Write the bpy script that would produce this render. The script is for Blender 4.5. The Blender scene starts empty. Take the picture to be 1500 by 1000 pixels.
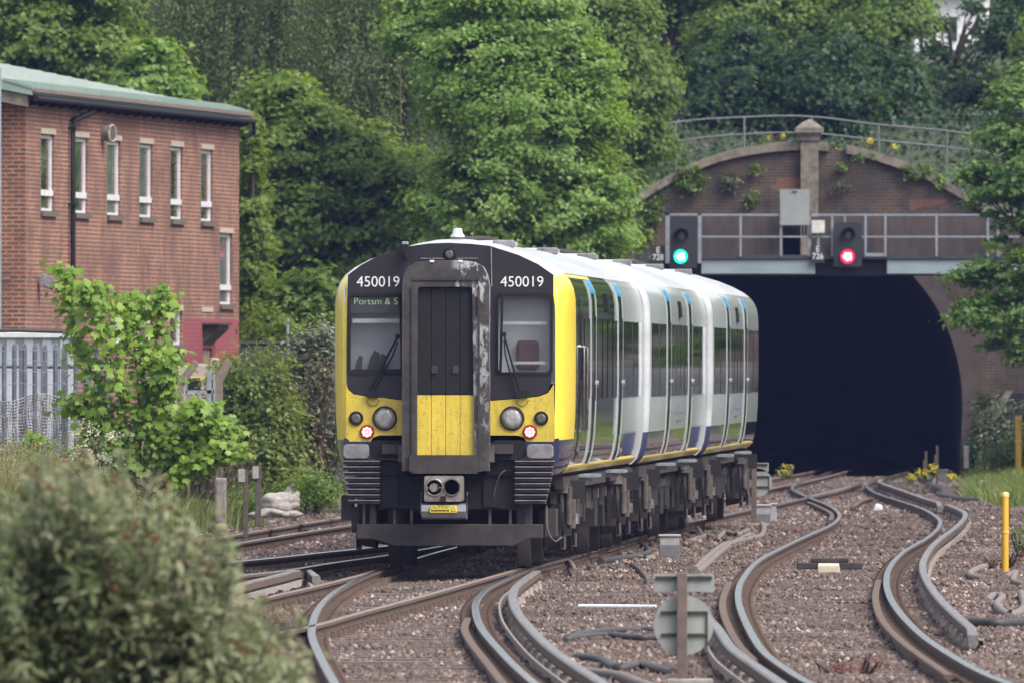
import bpy, bmesh, math, random
import numpy as np
from mathutils import Vector, Matrix
R = math.radians
random.seed(4)
sc = bpy.context.scene
COL = sc.collection
# ------------------------------------------------------------------ camera, sky, sun, exposure
F, HC, HY = 22000.0, 2.33, 540.0          # focal length in photo pixels, eye height, horizon row
cd = bpy.data.cameras.new('camera'); cam = bpy.data.objects.new('camera', cd); COL.objects.link(cam)
cam.location = (0, 0, HC); cam.rotation_euler = (R(90), 0, 0)
cd.sensor_width = 36; cd.lens = F/1500*36; cd.shift_y = (HY-500)/1500
cd.clip_start = 1; cd.clip_end = 3000
cd.dof.use_dof = True; cd.dof.focus_distance = 176; cd.dof.aperture_fstop = 10
sc.camera = cam
SUN_EL, SUN_AZ = 52, 128                  # degrees; azimuth clockwise from +Y (128 = behind the camera, to its right)
w = bpy.data.worlds.new('World'); sc.world = w; w.use_nodes = True
nt = w.node_tree; bg = nt.nodes['Background']
sky = nt.nodes.new('ShaderNodeTexSky'); sky.sky_type = 'NISHITA'; sky.sun_disc = False
sky.sun_elevation = R(SUN_EL); sky.sun_rotation = R(SUN_AZ); sky.dust_density = 4; sky.air_density = 1.2; sky.ozone_density = 1
hs = nt.nodes.new('ShaderNodeHueSaturation'); hs.inputs['Saturation'].default_value = 0.45
nt.links.new(sky.outputs[0], hs.inputs['Color']); nt.links.new(hs.outputs[0], bg.inputs[0]); bg.inputs[1].default_value = 0.145
sd = bpy.data.lights.new('sun', 'SUN'); sun = bpy.data.objects.new('sun', sd); COL.objects.link(sun)
sd.energy = 1.75; sd.angle = R(35); sd.color = (1, .94, .82)
dv = Vector((math.sin(R(SUN_AZ))*math.cos(R(SUN_EL)), math.cos(R(SUN_AZ))*math.cos(R(SUN_EL)), math.sin(R(SUN_EL))))
sun.rotation_euler = dv.to_track_quat('Z', 'Y').to_euler(); sun.location = (20, 40, 60)
sc.view_settings.view_transform = 'Standard'; sc.view_settings.look = 'None'
sc.view_settings.exposure = 1.05
# ------------------------------------------------------------------ helpers
def S(Y): return F/Y
def P(px, py, Y): return Vector(((px-750)*Y/F, Y, HC+(HY-py)*Y/F))
def DY(py, z=0.0): return F*(HC-z)/(py-HY)
def G(px, py, z=0.0):
    Y = DY(py, z); return Vector(((px-750)*Y/F, Y, z))
def tag(o, label=None, cat=None, group=None, kind=None):
    if label: o['label'] = label
    if cat: o['category'] = cat
    if group: o['group'] = group
    if kind: o['kind'] = kind
    return o
def thing(name, label, cat, loc=(0, 0, 0), rz=0, group=None):
    o = bpy.data.objects.new(name, None); COL.objects.link(o); o.empty_display_size = .3
    o.location = loc; o.rotation_euler = (0, 0, rz); return tag(o, label, cat, group)
def wloc(o):
    v = Vector((0, 0, 0))
    while o: v += o.location; o = o.parent
    return v
class MB:
    def __init__(s): s.v = []; s.f = []; s.m = []; s.sm = []
    def add(s, vs, fs, m=0, smooth=False):
        b = len(s.v); s.v += [tuple(x) for x in vs]
        for f in fs: s.f.append([b+i for i in f]); s.m.append(m); s.sm.append(smooth)
    def box(s, c, d, m=0, rz=0, rx=0, ry=0):
        x, y, z = d[0]/2, d[1]/2, d[2]/2
        vs = [Vector((a*x, b*y, e*z)) for a in (-1, 1) for b in (-1, 1) for e in (-1, 1)]
        if rz or rx or ry:
            M_ = Matrix.Rotation(rz, 3, 'Z') @ Matrix.Rotation(ry, 3, 'Y') @ Matrix.Rotation(rx, 3, 'X'); vs = [M_ @ v for v in vs]
        c = Vector(c)
        s.add([v+c for v in vs], [(0, 1, 3, 2), (4, 6, 7, 5), (0, 4, 5, 1), (2, 3, 7, 6), (0, 2, 6, 4), (1, 5, 7, 3)], m)
        return s
    def box2(s, a, b, m=0):
        return s.box([(a[i]+b[i])/2 for i in range(3)], [abs(b[i]-a[i]) for i in range(3)], m)
    def prism(s, poly, d, m=0, mside=None):            # poly: 3-D points in one plane, d: extrusion vector
        n = len(poly); d = Vector(d); a = [Vector(p) for p in poly]
        s.add(a+[p+d for p in a], [list(range(n))[::-1], list(range(n, 2*n))], m)
        b = len(s.v)-2*n
        for i in range(n):
            j = (i+1) % n; s.f.append([b+i, b+j, b+n+j, b+n+i]); s.m.append(m if mside is None else mside); s.sm.append(False)
        return s
    def tube(s, pts, r, n=6, m=0, caps=True, smooth=True, sq=(1, 1)):
        pts = [Vector(p) for p in pts]; rr = r if isinstance(r, (list, tuple)) else [r]*len(pts)
        rings = []
        for i, p in enumerate(pts):
            t = (pts[min(i+1, len(pts)-1)]-pts[max(i-1, 0)])
            t = t.normalized() if t.length > 1e-9 else Vector((0, 0, 1))
            up = Vector((0, 0, 1)) if abs(t.z) < .9 else Vector((0, 1, 0))
            a = t.cross(up).normalized(); b = a.cross(t).normalized()
            rings.append([p+(a*math.cos(2*math.pi*k/n+.4)*sq[0]+b*math.sin(2*math.pi*k/n+.4)*sq[1])*rr[i] for k in range(n)])
        fs = [(i*n+k, i*n+(k+1) % n, (i+1)*n+(k+1) % n, (i+1)*n+k) for i in range(len(pts)-1) for k in range(n)]
        s.add([v for q in rings for v in q], fs, m, smooth)
        if caps:
            s.add(rings[0], [list(range(n))[::-1]], m); s.add(rings[-1], [list(range(n))], m)
        return s
    def cyl(s, a, b, r0, r1=None, n=16, m=0): return s.tube([a, b], [r0, r0 if r1 is None else r1], n, m)
    def disc(s, c, r, d, n=20, m=0):                    # short cylinder round axis d (vector = thickness)
        c = Vector(c); d = Vector(d); return s.tube([c, c+d], r, n, m)
    def build(s, name, mats, parent=None, local=False, loc=None, bevel=0, kind=None, merge=False):
        me = bpy.data.meshes.new(name)
        o = bpy.data.objects.new(name, me); COL.objects.link(o)
        off = Vector((0, 0, 0))
        if parent is not None:
            o.parent = parent
            if not local: off = wloc(parent)
        elif loc is not None: off = Vector(loc); o.location = off
        me.from_pydata([(v[0]-off.x, v[1]-off.y, v[2]-off.z) for v in s.v], [], s.f)
        for mt in (mats if isinstance(mats, (list, tuple)) else [mats]): me.materials.append(mt)
        me.polygons.foreach_set('material_index', s.m); me.polygons.foreach_set('use_smooth', s.sm)
        bm = bmesh.new(); bm.from_mesh(me)
        if merge: bmesh.ops.remove_doubles(bm, verts=bm.verts, dist=1e-4)
        bmesh.ops.recalc_face_normals(bm, faces=bm.faces); bm.to_mesh(me); bm.free()
        me.update()
        if bevel:
            b = o.modifiers.new('bevel', 'BEVEL'); b.width = bevel; b.segments = 2; b.limit_method = 'ANGLE'
        if kind: o['kind'] = kind
        return o
def fast_mesh(name, V, faces, mat, parent=None, loc=None, kind=None):     # V (n,3) float, faces: list of (m,k) int arrays
    me = bpy.data.meshes.new(name); o = bpy.data.objects.new(name, me); COL.objects.link(o)
    off = np.zeros(3)
    if parent is not None: o.parent = parent; off = np.array(wloc(parent))
    elif loc is not None: o.location = loc; off = np.array(loc)
    V = np.asarray(V, dtype=np.float64)-off
    me.vertices.add(len(V)); me.vertices.foreach_set('co', V.astype(np.float32).ravel())
    li = np.concatenate([f.ravel() for f in faces]); tot = np.concatenate([np.full(len(f), f.shape[1]) for f in faces])
    st = np.concatenate([[0], np.cumsum(tot)[:-1]])
    me.loops.add(len(li)); me.loops.foreach_set('vertex_index', li.astype(np.int32))
    me.polygons.add(len(tot)); me.polygons.foreach_set('loop_start', st.astype(np.int32)); me.polygons.foreach_set('loop_total', tot.astype(np.int32))
    me.update(calc_edges=True); me.materials.append(mat)
    if kind: o['kind'] = kind
    return o
LEAF = {'narrow': ([(0, 0, 0), (.16, .4, .05), (0, 1, -.05), (-.16, .4, .05)], [(0, 1, 2), (0, 2, 3)]),
        'simple': ([(0, 0, 0), (.3, .45, .1), (0, 1, 0), (-.3, .45, .1)], [(0, 1, 2), (0, 2, 3)]),
        'lobe': ([(0, 0, 0), (.5, .28, .05), (.2, .5, .05), (0, 1, -.08), (-.2, .5, .05), (-.5, .28, .05)], [(0, 1, 2), (0, 2, 3), (0, 3, 4), (0, 4, 5)]),
        'maple': ([(0, .35, .05), (0, 0, 0), (.2, -.06, 0), (.3, .12, .02), (.56, .2, -.04), (.4, .38, .03), (.47, .66, -.03), (.2, .6, .03), (0, 1.02, -.08),
                   (-.2, .6, .03), (-.47, .66, -.03), (-.4, .38, .03), (-.56, .2, -.04), (-.3, .12, .02), (-.2, -.06, 0)],
                  [(0, i, i+1) for i in range(1, 14)]+[(0, 14, 1)])}
def leaves(name, pts, nrm, size, shape, mat, rng, parent=None, loc=None, droop=.0, kind=None):
    lv, lf = LEAF[shape]; lv = np.array(lv, float); lf = np.array(lf)
    n = len(pts); nrm = nrm/np.linalg.norm(nrm, axis=1, keepdims=True)
    t = rng.normal(size=(n, 3)); t[:, 2] -= droop
    t -= nrm*np.sum(t*nrm, axis=1, keepdims=True); t /= np.linalg.norm(t, axis=1, keepdims=True)
    b = np.cross(t, nrm); sz = np.asarray(size).reshape(-1, 1, 1)
    q = lv-np.array([0, .4, 0])
    V = pts[:, None, :]+sz*(q[None, :, 0:1]*b[:, None, :]+q[None, :, 1:2]*t[:, None, :]+q[None, :, 2:3]*nrm[:, None, :])
    fc = (lf[None]+(np.arange(n)*len(lv))[:, None, None]).reshape(-1, lf.shape[1])
    return fast_mesh(name, V.reshape(-1, 3), [fc], mat, parent, loc, kind)
def catmull(pts, step=10):
    pts = [np.array(p, float) for p in pts]; p = [2*pts[0]-pts[1]]+pts+[2*pts[-1]-pts[-2]]; out = []
    for i in range(1, len(p)-2):
        for k in range(step):
            t = k/step
            out.append(.5*((2*p[i])+(-p[i-1]+p[i+1])*t+(2*p[i-1]-5*p[i]+4*p[i+1]-p[i+2])*t*t+(-p[i-1]+3*p[i]-3*p[i+1]+p[i+2])*t**3))
    out.append(pts[-1]); return out
def text_mesh(name, body, size, mat, parent, loc, rx=R(90), ext=.003, align='CENTER', rz=0, sx=1, local=True, bold=0):
    cu = bpy.data.curves.new(name, 'FONT'); cu.body = body; cu.size = size; cu.align_x = align; cu.align_y = 'CENTER'; cu.extrude = ext; cu.offset = bold
    t = bpy.data.objects.new(name+'_tmp', cu); COL.objects.link(t)
    dg = bpy.context.evaluated_depsgraph_get(); me = bpy.data.meshes.new_from_object(t.evaluated_get(dg))
    COL.objects.unlink(t); bpy.data.objects.remove(t)
    me.name = name; o = bpy.data.objects.new(name, me); COL.objects.link(o)
    o.parent = parent; o.location = Vector(loc) if local else Vector(loc)-wloc(parent); o.rotation_euler = (rx, 0, rz); o.scale = (sx, 1, 1)
    me.materials.clear(); me.materials.append(mat); return o
# ------------------------------------------------------------------ materials
def newmat(name):
    m = bpy.data.materials.new(name); m.use_nodes = True; nt = m.node_tree; return m, nt, nt.nodes['Principled BSDF']
def N(nt, t, **kw):
    n = nt.nodes.new(t)
    for k, v in kw.items(): setattr(n, k, v)
    return n
def mixc(nt, fac, a, b, mode='MIX'):
    n = N(nt, 'ShaderNodeMix', data_type='RGBA', blend_type=mode)
    for s, v in ((n.inputs[0], fac), (n.inputs[6], a), (n.inputs[7], b)):
        if hasattr(v, 'is_linked'): nt.links.new(v, s)
        else: s.default_value = v if not isinstance(v, tuple) else (*v, 1)[:4]
    return n.outputs[2]
def noise(nt, scale, detail=4, rough=.6, vec=None, coord='Object'):
    if vec is None: vec = N(nt, 'ShaderNodeTexCoord').outputs[coord]
    n = N(nt, 'ShaderNodeTexNoise'); n.inputs['Scale'].default_value = scale; n.inputs['Detail'].default_value = detail; n.inputs['Roughness'].default_value = rough
    nt.links.new(vec, n.inputs['Vector']); return n.outputs['Fac']
def ramp(nt, fac, stops):
    r = N(nt, 'ShaderNodeValToRGB'); el = r.color_ramp.elements
    while len(el) < len(stops): el.new(.5)
    for e, (p, c) in zip(el, stops): e.position = p; e.color = (*c, 1) if isinstance(c, tuple) else (c, c, c, 1)
    nt.links.new(fac, r.inputs[0]); return r.outputs[0]
def bump(nt, b, h, strength=.3, dist=.02):
    n = N(nt, 'ShaderNodeBump'); n.inputs['Strength'].default_value = strength; n.inputs['Distance'].default_value = dist
    nt.links.new(h, n.inputs['Height']); nt.links.new(n.outputs[0], b.inputs['Normal'])
def mat(name, col, rough=.6, col2=None, scale=6, lo=.35, hi=.7, metal=0, bmp=0, bscale=None, coat=0, spec=.5, stretch=None):
    m, nt, b = newmat(name)
    b.inputs['Roughness'].default_value = rough; b.inputs['Metallic'].default_value = metal
    b.inputs['Coat Weight'].default_value = coat; b.inputs['Coat Roughness'].default_value = .03; b.inputs['Specular IOR Level'].default_value = spec
    c2 = col2 or tuple(x*.72 for x in col)
    vec = None
    if stretch:
        mp = N(nt, 'ShaderNodeMapping'); mp.inputs['Scale'].default_value = stretch
        nt.links.new(N(nt, 'ShaderNodeTexCoord').outputs['Object'], mp.inputs['Vector']); vec = mp.outputs[0]
    f = noise(nt, scale, 6, .65, vec)
    nt.links.new(ramp(nt, f, [(lo, c2), (hi, col)]), b.inputs['Base Color'])
    if bmp: bump(nt, b, noise(nt, bscale or scale*4, 5), bmp)
    return m
def leafmat(name, cols, trans=.5, rough=.45, spec=.35):
    m, nt, b = newmat(name)
    g = N(nt, 'ShaderNodeNewGeometry')
    cr = ramp(nt, g.outputs['Random Per Island'], [(i/(len(cols)-1), c) for i, c in enumerate(cols)])
    nf = noise(nt, .9, 2)
    cr = mixc(nt, ramp(nt, nf, [(.35, 0.0), (.65, 1.0)]), mixc(nt, 1.0, cr, (.66, .74, .60), 'MULTIPLY'), cr)
    nt.links.new(cr, b.inputs['Base Color']); b.inputs['Roughness'].default_value = rough; b.inputs['Specular IOR Level'].default_value = spec
    tr = N(nt, 'ShaderNodeBsdfTranslucent'); nt.links.new(mixc(nt, 1.0, cr, (1.6, 1.5, .55), 'MULTIPLY'), tr.inputs[0])
    mx = N(nt, 'ShaderNodeMixShader'); mx.inputs[0].default_value = trans
    nt.links.new(b.outputs[0], mx.inputs[1]); nt.links.new(tr.outputs[0], mx.inputs[2]); nt.links.new(mx.outputs[0], nt.nodes['Material Output'].inputs[0])
    return m
def emis(name, col, s):
    m, nt, b = newmat(name); b.inputs['Base Color'].default_value = (*col, 1); b.inputs['Emission Color'].default_value = (*col, 1); b.inputs['Emission Strength'].default_value = s; return m
def brickmat(name, c1, c2, mort, dirt=None, bw=.235, rh=.075, ms=.011, blot=None, patch_c=None):
    m, nt, b = newmat(name)
    uv = N(nt, 'ShaderNodeTexCoord').outputs['UV']
    t = N(nt, 'ShaderNodeTexBrick'); t.inputs['Scale'].default_value = 1; t.inputs['Brick Width'].default_value = bw; t.inputs['Row Height'].default_value = rh
    t.inputs['Mortar Size'].default_value = ms; t.inputs['Color1'].default_value = (*c1, 1); t.inputs['Color2'].default_value = (*c2, 1); t.inputs['Mortar'].default_value = (*mort, 1)
    t.inputs['Mortar Smooth'].default_value = .1; t.inputs['Bias'].default_value = -.15
    nt.links.new(uv, t.inputs['Vector']); c = t.outputs['Color']
    c = mixc(nt, ramp(nt, noise(nt, 1.1, 8, .7, coord='Object'), [(.38, .75), (.62, 0.0)]), c, dirt or tuple(x*.55 for x in c1))
    if blot: c = mixc(nt, ramp(nt, noise(nt, .55, 7, .75, coord='Object'), [(.6, 0.0), (.66, .7)]), c, blot)
    if patch_c:
        mp = N(nt, 'ShaderNodeMapping'); mp.inputs['Scale'].default_value = (.8, 2.4, 1); nt.links.new(uv, mp.inputs[0])
        v = N(nt, 'ShaderNodeTexVoronoi'); v.distance = 'CHEBYCHEV'; v.inputs['Scale'].default_value = 1.7; nt.links.new(mp.outputs[0], v.inputs['Vector'])
        sc_ = N(nt, 'ShaderNodeSeparateColor'); nt.links.new(v.outputs['Color'], sc_.inputs[0]); c = mixc(nt, ramp(nt, sc_.outputs[0], [(.9, 0.0), (.92, .4)]), c, patch_c)
        mp = N(nt, 'ShaderNodeMapping'); mp.inputs['Scale'].default_value = (2.2, .3, 1); nt.links.new(uv, mp.inputs[0])
        c = mixc(nt, ramp(nt, noise(nt, 1.2, 6, .6, mp.outputs[0]), [(.56, 0.0), (.72, .5)]), c, (.022, .020, .02))
    nt.links.new(c, b.inputs['Base Color']); b.inputs['Roughness'].default_value = .9
    inv = N(nt, 'ShaderNodeMath', operation='SUBTRACT'); inv.inputs[0].default_value = 1; nt.links.new(t.outputs['Fac'], inv.inputs[1])
    bump(nt, b, inv.outputs[0], .6, .01); return m
def glassmat(name, tint, alpha, rough=.02):                  # real pane: part clear, part tinted, mirror-like at a glance
    m, nt, b = newmat(name); b.inputs['Base Color'].default_value = (*tint, 1); b.inputs['Roughness'].default_value = rough; b.inputs['Coat Weight'].default_value = .3
    tr = N(nt, 'ShaderNodeBsdfTransparent'); mx = N(nt, 'ShaderNodeMixShader'); mx.inputs[0].default_value = alpha
    nt.links.new(tr.outputs[0], mx.inputs[1]); nt.links.new(b.outputs[0], mx.inputs[2]); nt.links.new(mx.outputs[0], nt.nodes['Material Output'].inputs[0]); return m
m_yellow = mat('yellow paint', (.78, .60, .062), .35, (.68, .51, .055), 3, coat=.25)
def grimy():
    m, nt, b = newmat('grimy speckled yellow paint'); co = N(nt, 'ShaderNodeTexCoord').outputs['Object']
    c = ramp(nt, noise(nt, 3, 6, .7), [(.3, (.47, .35, .045)), (.7, (.66, .50, .05))])
    c = mixc(nt, ramp(nt, noise(nt, 38, 3, .6), [(.60, 0.0), (.68, .75)]), c, (.16, .12, .05))
    mp = N(nt, 'ShaderNodeMapping'); mp.inputs['Scale'].default_value = (14, 14, 1.2); nt.links.new(co, mp.inputs[0])
    c = mixc(nt, ramp(nt, noise(nt, 1.6, 5, .6, mp.outputs[0]), [(.5, 0.0), (.75, .45)]), c, (.24, .18, .06))
    nt.links.new(c, b.inputs['Base Color']); b.inputs['Roughness'].default_value = .45; b.inputs['Coat Weight'].default_value = .15; return m
m_yellowd = grimy()
m_mask = mat('dark grey mask paint', (.017, .016, .022), .42, (.024, .022, .028), 4, coat=.08, spec=.3)
m_white = mat('white roof paint', (.54, .56, .59), .32, (.38, .40, .43), 2.5, stretch=(1, .2, 1), coat=.2)
m_side = mat('pale grey side paint', (.36, .40, .41), .14, (.33, .37, .38), 1.2, spec=.5)
m_navy = mat('navy blue paint', (.022, .030, .085), .10, (.03, .035, .07), 2, coat=1.0)
m_dkside = mat('dark blue green side vinyl', (.012, .022, .022), .07, (.018, .024, .028), 2, coat=1.0)
m_glassd = mat('dark tinted glass', (.008, .010, .010), .03, (.012, .014, .014), 2, coat=1.0)
m_cyan = mat('bright blue paint', (.03, .30, .62), .3, (.03, .25, .5), 3)
m_grime = mat('brown underframe grime', (.046, .037, .035), .8, (.022, .018, .019), 5, bmp=.3)
m_grimel = mat('pale underframe dust', (.115, .098, .09), .75, (.042, .036, .034), 6, bmp=.3)
m_black = mat('black rubber', (.008, .008, .010), .7, (.014, .013, .014), 8, spec=.25)
m_steel = mat('bare steel', (.42, .41, .41), .35, (.22, .2, .19), 12, metal=.8)
m_greyp = mat('scuffed grey paint', (.24, .24, .26), .5, (.12, .11, .12), 7)
m_lens = mat('clear lamp lens', (.42, .42, .42), .12, (.22, .22, .22), 14, coat=1)
m_lensd = mat('grey lamp lens', (.11, .11, .10), .15, (.07, .07, .07), 14, coat=1)
m_num = mat('white lettering', (.75, .75, .76), .5, (.6, .6, .62), 9)
m_tail = emis('lit red lens', (1, .24, .27), 2.0); m_tailr = emis('red lens rim glow', (.9, .006, .02), .42)
m_dot = emis('lit dot matrix letters', (.60, .68, .42), .22)
m_wind = glassmat('windscreen glass', (.05, .06, .07), .2)
m_cabin = mat('cab interior grey', (.62, .65, .70), .8, (.5, .53, .58), 3)
m_rtop = mat('polished rail head', (.55, .54, .56), .2, (.30, .28, .28), 7, metal=.95, stretch=(9, .15, 9))
m_rside = mat('rusty brown rail side', (.135, .085, .062), .85, (.075, .052, .042), 7, bmp=.25)
m_rdull = mat('dull brown rail head', (.26, .20, .165), .55, (.17, .125, .1), 6, metal=.4)
m_crail = mat('grey conductor rail steel', (.27, .255, .25), .42, (.13, .115, .105), 5, metal=.5, stretch=(5, .3, 5))
m_sleep = mat('weathered sleeper timber', (.17, .125, .11), .9, (.085, .066, .06), 4, bmp=.4, stretch=(.6, 6, 6))
m_insul = mat('pale dusty insulator', (.34, .30, .28), .85, (.16, .13, .12), 11)
m_galv = mat('galvanised steel', (.30, .33, .38), .55, (.2, .22, .26), 9, metal=.3)
m_palis = mat('weathered palisade steel', (.17, .185, .225), .6, (.1, .105, .13), 5, metal=.2)
m_conc = mat('grey concrete', (.33, .31, .29), .9, (.2, .18, .165), 8, bmp=.25)
m_stone = mat('mossy coping stone', (.24, .20, .165), .9, (.10, .09, .075), 5, bmp=.4)
m_pvc = mat('white window frame', (.68, .69, .72), .4, (.56, .57, .6), 4)
m_pane2 = mat('milky blue window glass', (.10, .125, .135), .12, (.14, .165, .17), .8, coat=.6)
m_under = mat('near black brake dust', (.022, .018, .017), .85, (.011, .010, .010), 5, bmp=.3)
m_pane = mat('reflective window glass', (.035, .05, .05), .05, (.05, .065, .065), 1.2, coat=1)
m_bark = mat('grey brown bark', (.10, .08, .06), .9, (.05, .04, .032), 7, bmp=.5)
m_wood = mat('old grey timber', (.12, .10, .085), .9, (.06, .05, .042), 8, bmp=.3)
# ------------------------------------------------------------------ ground and hills
EL = lambda Y: -4.85+.049*(Y-207)             # left edge of the track bed
def ER(Y): return 8.3+max(0, Y-285)*.042
def gz(X, Y):
    z = -.155
    t = EL(Y)-X
    if t > 0: z += min(t*.42, .55)+min(max(t-1.3, 0)*.09, .55)
    t = X-ER(Y)
    if t > 0: z += min(t*.16, 3)
    return z
def grid_mesh(name, xs, ys, zf, m, kind='structure'):
    V = [(x, y, zf(x, y)) for y in ys for x in xs]; nx = len(xs)
    i = np.arange(len(ys)-1)[:, None]*nx+np.arange(nx-1)[None]; i = i.ravel()
    o = fast_mesh(name, np.array(V), [np.stack([i, i+1, i+1+nx, i+nx], 1)], m, kind=kind); o.data.polygons.foreach_set('use_smooth', [True]*len(o.data.polygons)); return o
def ballast_mat():
    m, nt, b = newmat('ballast ground')
    v = N(nt, 'ShaderNodeTexVoronoi'); v.inputs['Scale'].default_value = 18; nt.links.new(N(nt, 'ShaderNodeTexCoord').outputs['Object'], v.inputs['Vector'])
    c = mixc(nt, .5, (.16, .115, .10), v.outputs['Color'], 'OVERLAY'); c = mixc(nt, ramp(nt, noise(nt, .35, 6), [(.35, .0), (.62, .8)]), c, (.085, .062, .055))
    c = mixc(nt, .35, c, (.15, .11, .10))
    sp = N(nt, 'ShaderNodeSeparateXYZ'); nt.links.new(N(nt, 'ShaderNodeTexCoord').outputs['Object'], sp.inputs[0])
    k = N(nt, 'ShaderNodeMath', operation='MULTIPLY_ADD'); k.inputs[1].default_value = .049; k.inputs[2].default_value = -15.3; nt.links.new(sp.outputs['Y'], k.inputs[0])
    l = N(nt, 'ShaderNodeMath', operation='SUBTRACT'); nt.links.new(k.outputs[0], l.inputs[0]); nt.links.new(sp.outputs['X'], l.inputs[1])
    r = N(nt, 'ShaderNodeMath', operation='SUBTRACT'); r.inputs[1].default_value = 9.4; nt.links.new(sp.outputs['X'], r.inputs[0])
    mx = N(nt, 'ShaderNodeMath', operation='MAXIMUM'); nt.links.new(l.outputs[0], mx.inputs[0]); nt.links.new(r.outputs[0], mx.inputs[1])
    gr = ramp(nt, noise(nt, 1.5, 6), [(.3, (.05, .065, .022)), (.7, (.11, .12, .045))])
    nt.links.new(mixc(nt, ramp(nt, mx.outputs[0], [(.1, 0.0), (.6, 1.0)]), c, gr), b.inputs['Base Color']); b.inputs['Roughness'].default_value = .95
    bump(nt, b, v.outputs['Distance'], .8, .04); return m
m_ballast = ballast_mat()
m_earth = mat('dark earth under plants', (.055, .062, .026), .95, (.028, .034, .016), 2, bmp=.4)
ysl = [-60, 0, 40, 70, 90]+[100+2*i for i in range(123)]+[350, 380, 450, 700, 1400, 2600]
xsl = [-1500, -400, -120, -60, -30]+[-20+.4*i for i in range(101)]+[24, 32, 50, 120, 400, 1500]
grid_mesh('ground', xsl, ysl, lambda x, y: gz(x, y) if 80 < y < 344 and abs(x) < 60 else -.155, m_ballast)
def hill_z(X, Y):
    return 6.3+.09*(min(Y, 385)-344)+.03*max(0, min(Y, 440)-385)+.5*max(0, Y-440)+.25*math.sin(X*.35+1)+.4*math.sin(Y*.21+X*.1)*min(1, (Y-344)/8)
grid_mesh('hill', [-300, -100, -50]+[-30+i for i in range(76)]+[60, 120, 300], [344.6]+[346+2*i for i in range(28)]+[420, 438, 441, 450, 520, 700], lambda x, y: min(hill_z(x, y), 32), m_earth)
def lbank(X, Y):
    e = EL(Y)-2.5-X; k = max(0, min(1, (Y-296)/49)); return -.3+k*(7.2)*min(1, max(0, e*.35))+min(max(e*.1, 0), .8)
grid_mesh('bank', [-120, -60, -40]+[-26+i*.8 for i in range(35)], [294+2*i for i in range(27)], lbank, m_earth)
grid_mesh('bank', [12.5, 14, 17, 22, 30, 60, 150], [180+5*i for i in range(35)], lambda x, y: -.3+min((x-12)*.8, 14) if x > 12.6 else .5, m_earth)
# ballast stones (nobody could count them)
OCT_V = np.array([(1, 0, 0), (0, 1, 0), (-1, 0, 0), (0, -1, 0), (0, 0, 1), (0, 0, -1)], float)
OCT_F = np.array([(0, 1, 4), (1, 2, 4), (2, 3, 4), (3, 0, 4), (1, 0, 5), (2, 1, 5), (3, 2, 5), (0, 3, 5)])
def stones(name, n, y0, y1, x0f, x1f, r0, r1, m, seed, pw=1.0):
    g = np.random.RandomState(seed); Y = y0+(y1-y0)*g.rand(n)**pw; u = g.rand(n)
    X = np.array([x0f(y) for y in Y])+u*(np.array([x1f(y) for y in Y])-np.array([x0f(y) for y in Y]))
    Z = np.array([gz(a, b) for a, b in zip(X, Y)])
    cl = .012*np.sin(X*2.3+Y*.7)+.012*np.sin(Y*1.3-X*3.1)
    r = r0+(r1-r0)*g.rand(n)
    V = OCT_V[None]*(r[:, None, None]*(0.6+.8*g.rand(n, 6, 1)))
    a = g.rand(n)*6.28; ca, sa = np.cos(a), np.sin(a)
    V = np.stack([V[..., 0]*ca[:, None]-V[..., 1]*sa[:, None], V[..., 0]*sa[:, None]+V[..., 1]*ca[:, None], V[..., 2]*.8], -1)
    V += np.stack([X, Y, Z+cl+r*.15], 1)[:, None]
    fc = (OCT_F[None]+(np.arange(n)*6)[:, None, None]).reshape(-1, 3)
    return fast_mesh(name, V.reshape(-1, 3), [fc], m, kind='stuff')
def stonemat():
    m, nt, b = newmat('granite ballast stone')
    g = N(nt, 'ShaderNodeNewGeometry')
    c = ramp(nt, g.outputs['Random Per Island'], [(0, (.035, .026, .024)), (.3, (.080, .057, .048)), (.65, (.128, .086, .074)), (.9, (.215, .152, .135)), (1, (.42, .36, .33))])
    c = mixc(nt, ramp(nt, noise(nt, .28, 5, .6), [(.38, .0), (.62, .8)]), c, (.060, .042, .036))
    c = mixc(nt, ramp(nt, noise(nt, .5, 3, .6), [(.66, .0), (.74, .55)]), c, (.22, .06, .055))
    nt.links.new(c, b.inputs['Base Color']); b.inputs['Roughness'].default_value = .9; return m
m_st = stonemat()
o = stones('ballast', 165000, 106, 205, lambda y: max(EL(y)-.3, -6.5), lambda y: ER(y)+.2, .020, .042, m_st, 5, 1.15)
tag(o, 'loose pink brown stone ballast spread between and around the curving tracks', 'ballast')
o = stones('ballast', 60000, 200, 342, lambda y: EL(y)-.4, lambda y: ER(y)+.3, .032, .065, m_st, 6)
tag(o, 'distant brown stone ballast running up to the dark tunnel mouth', 'ballast')
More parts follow.
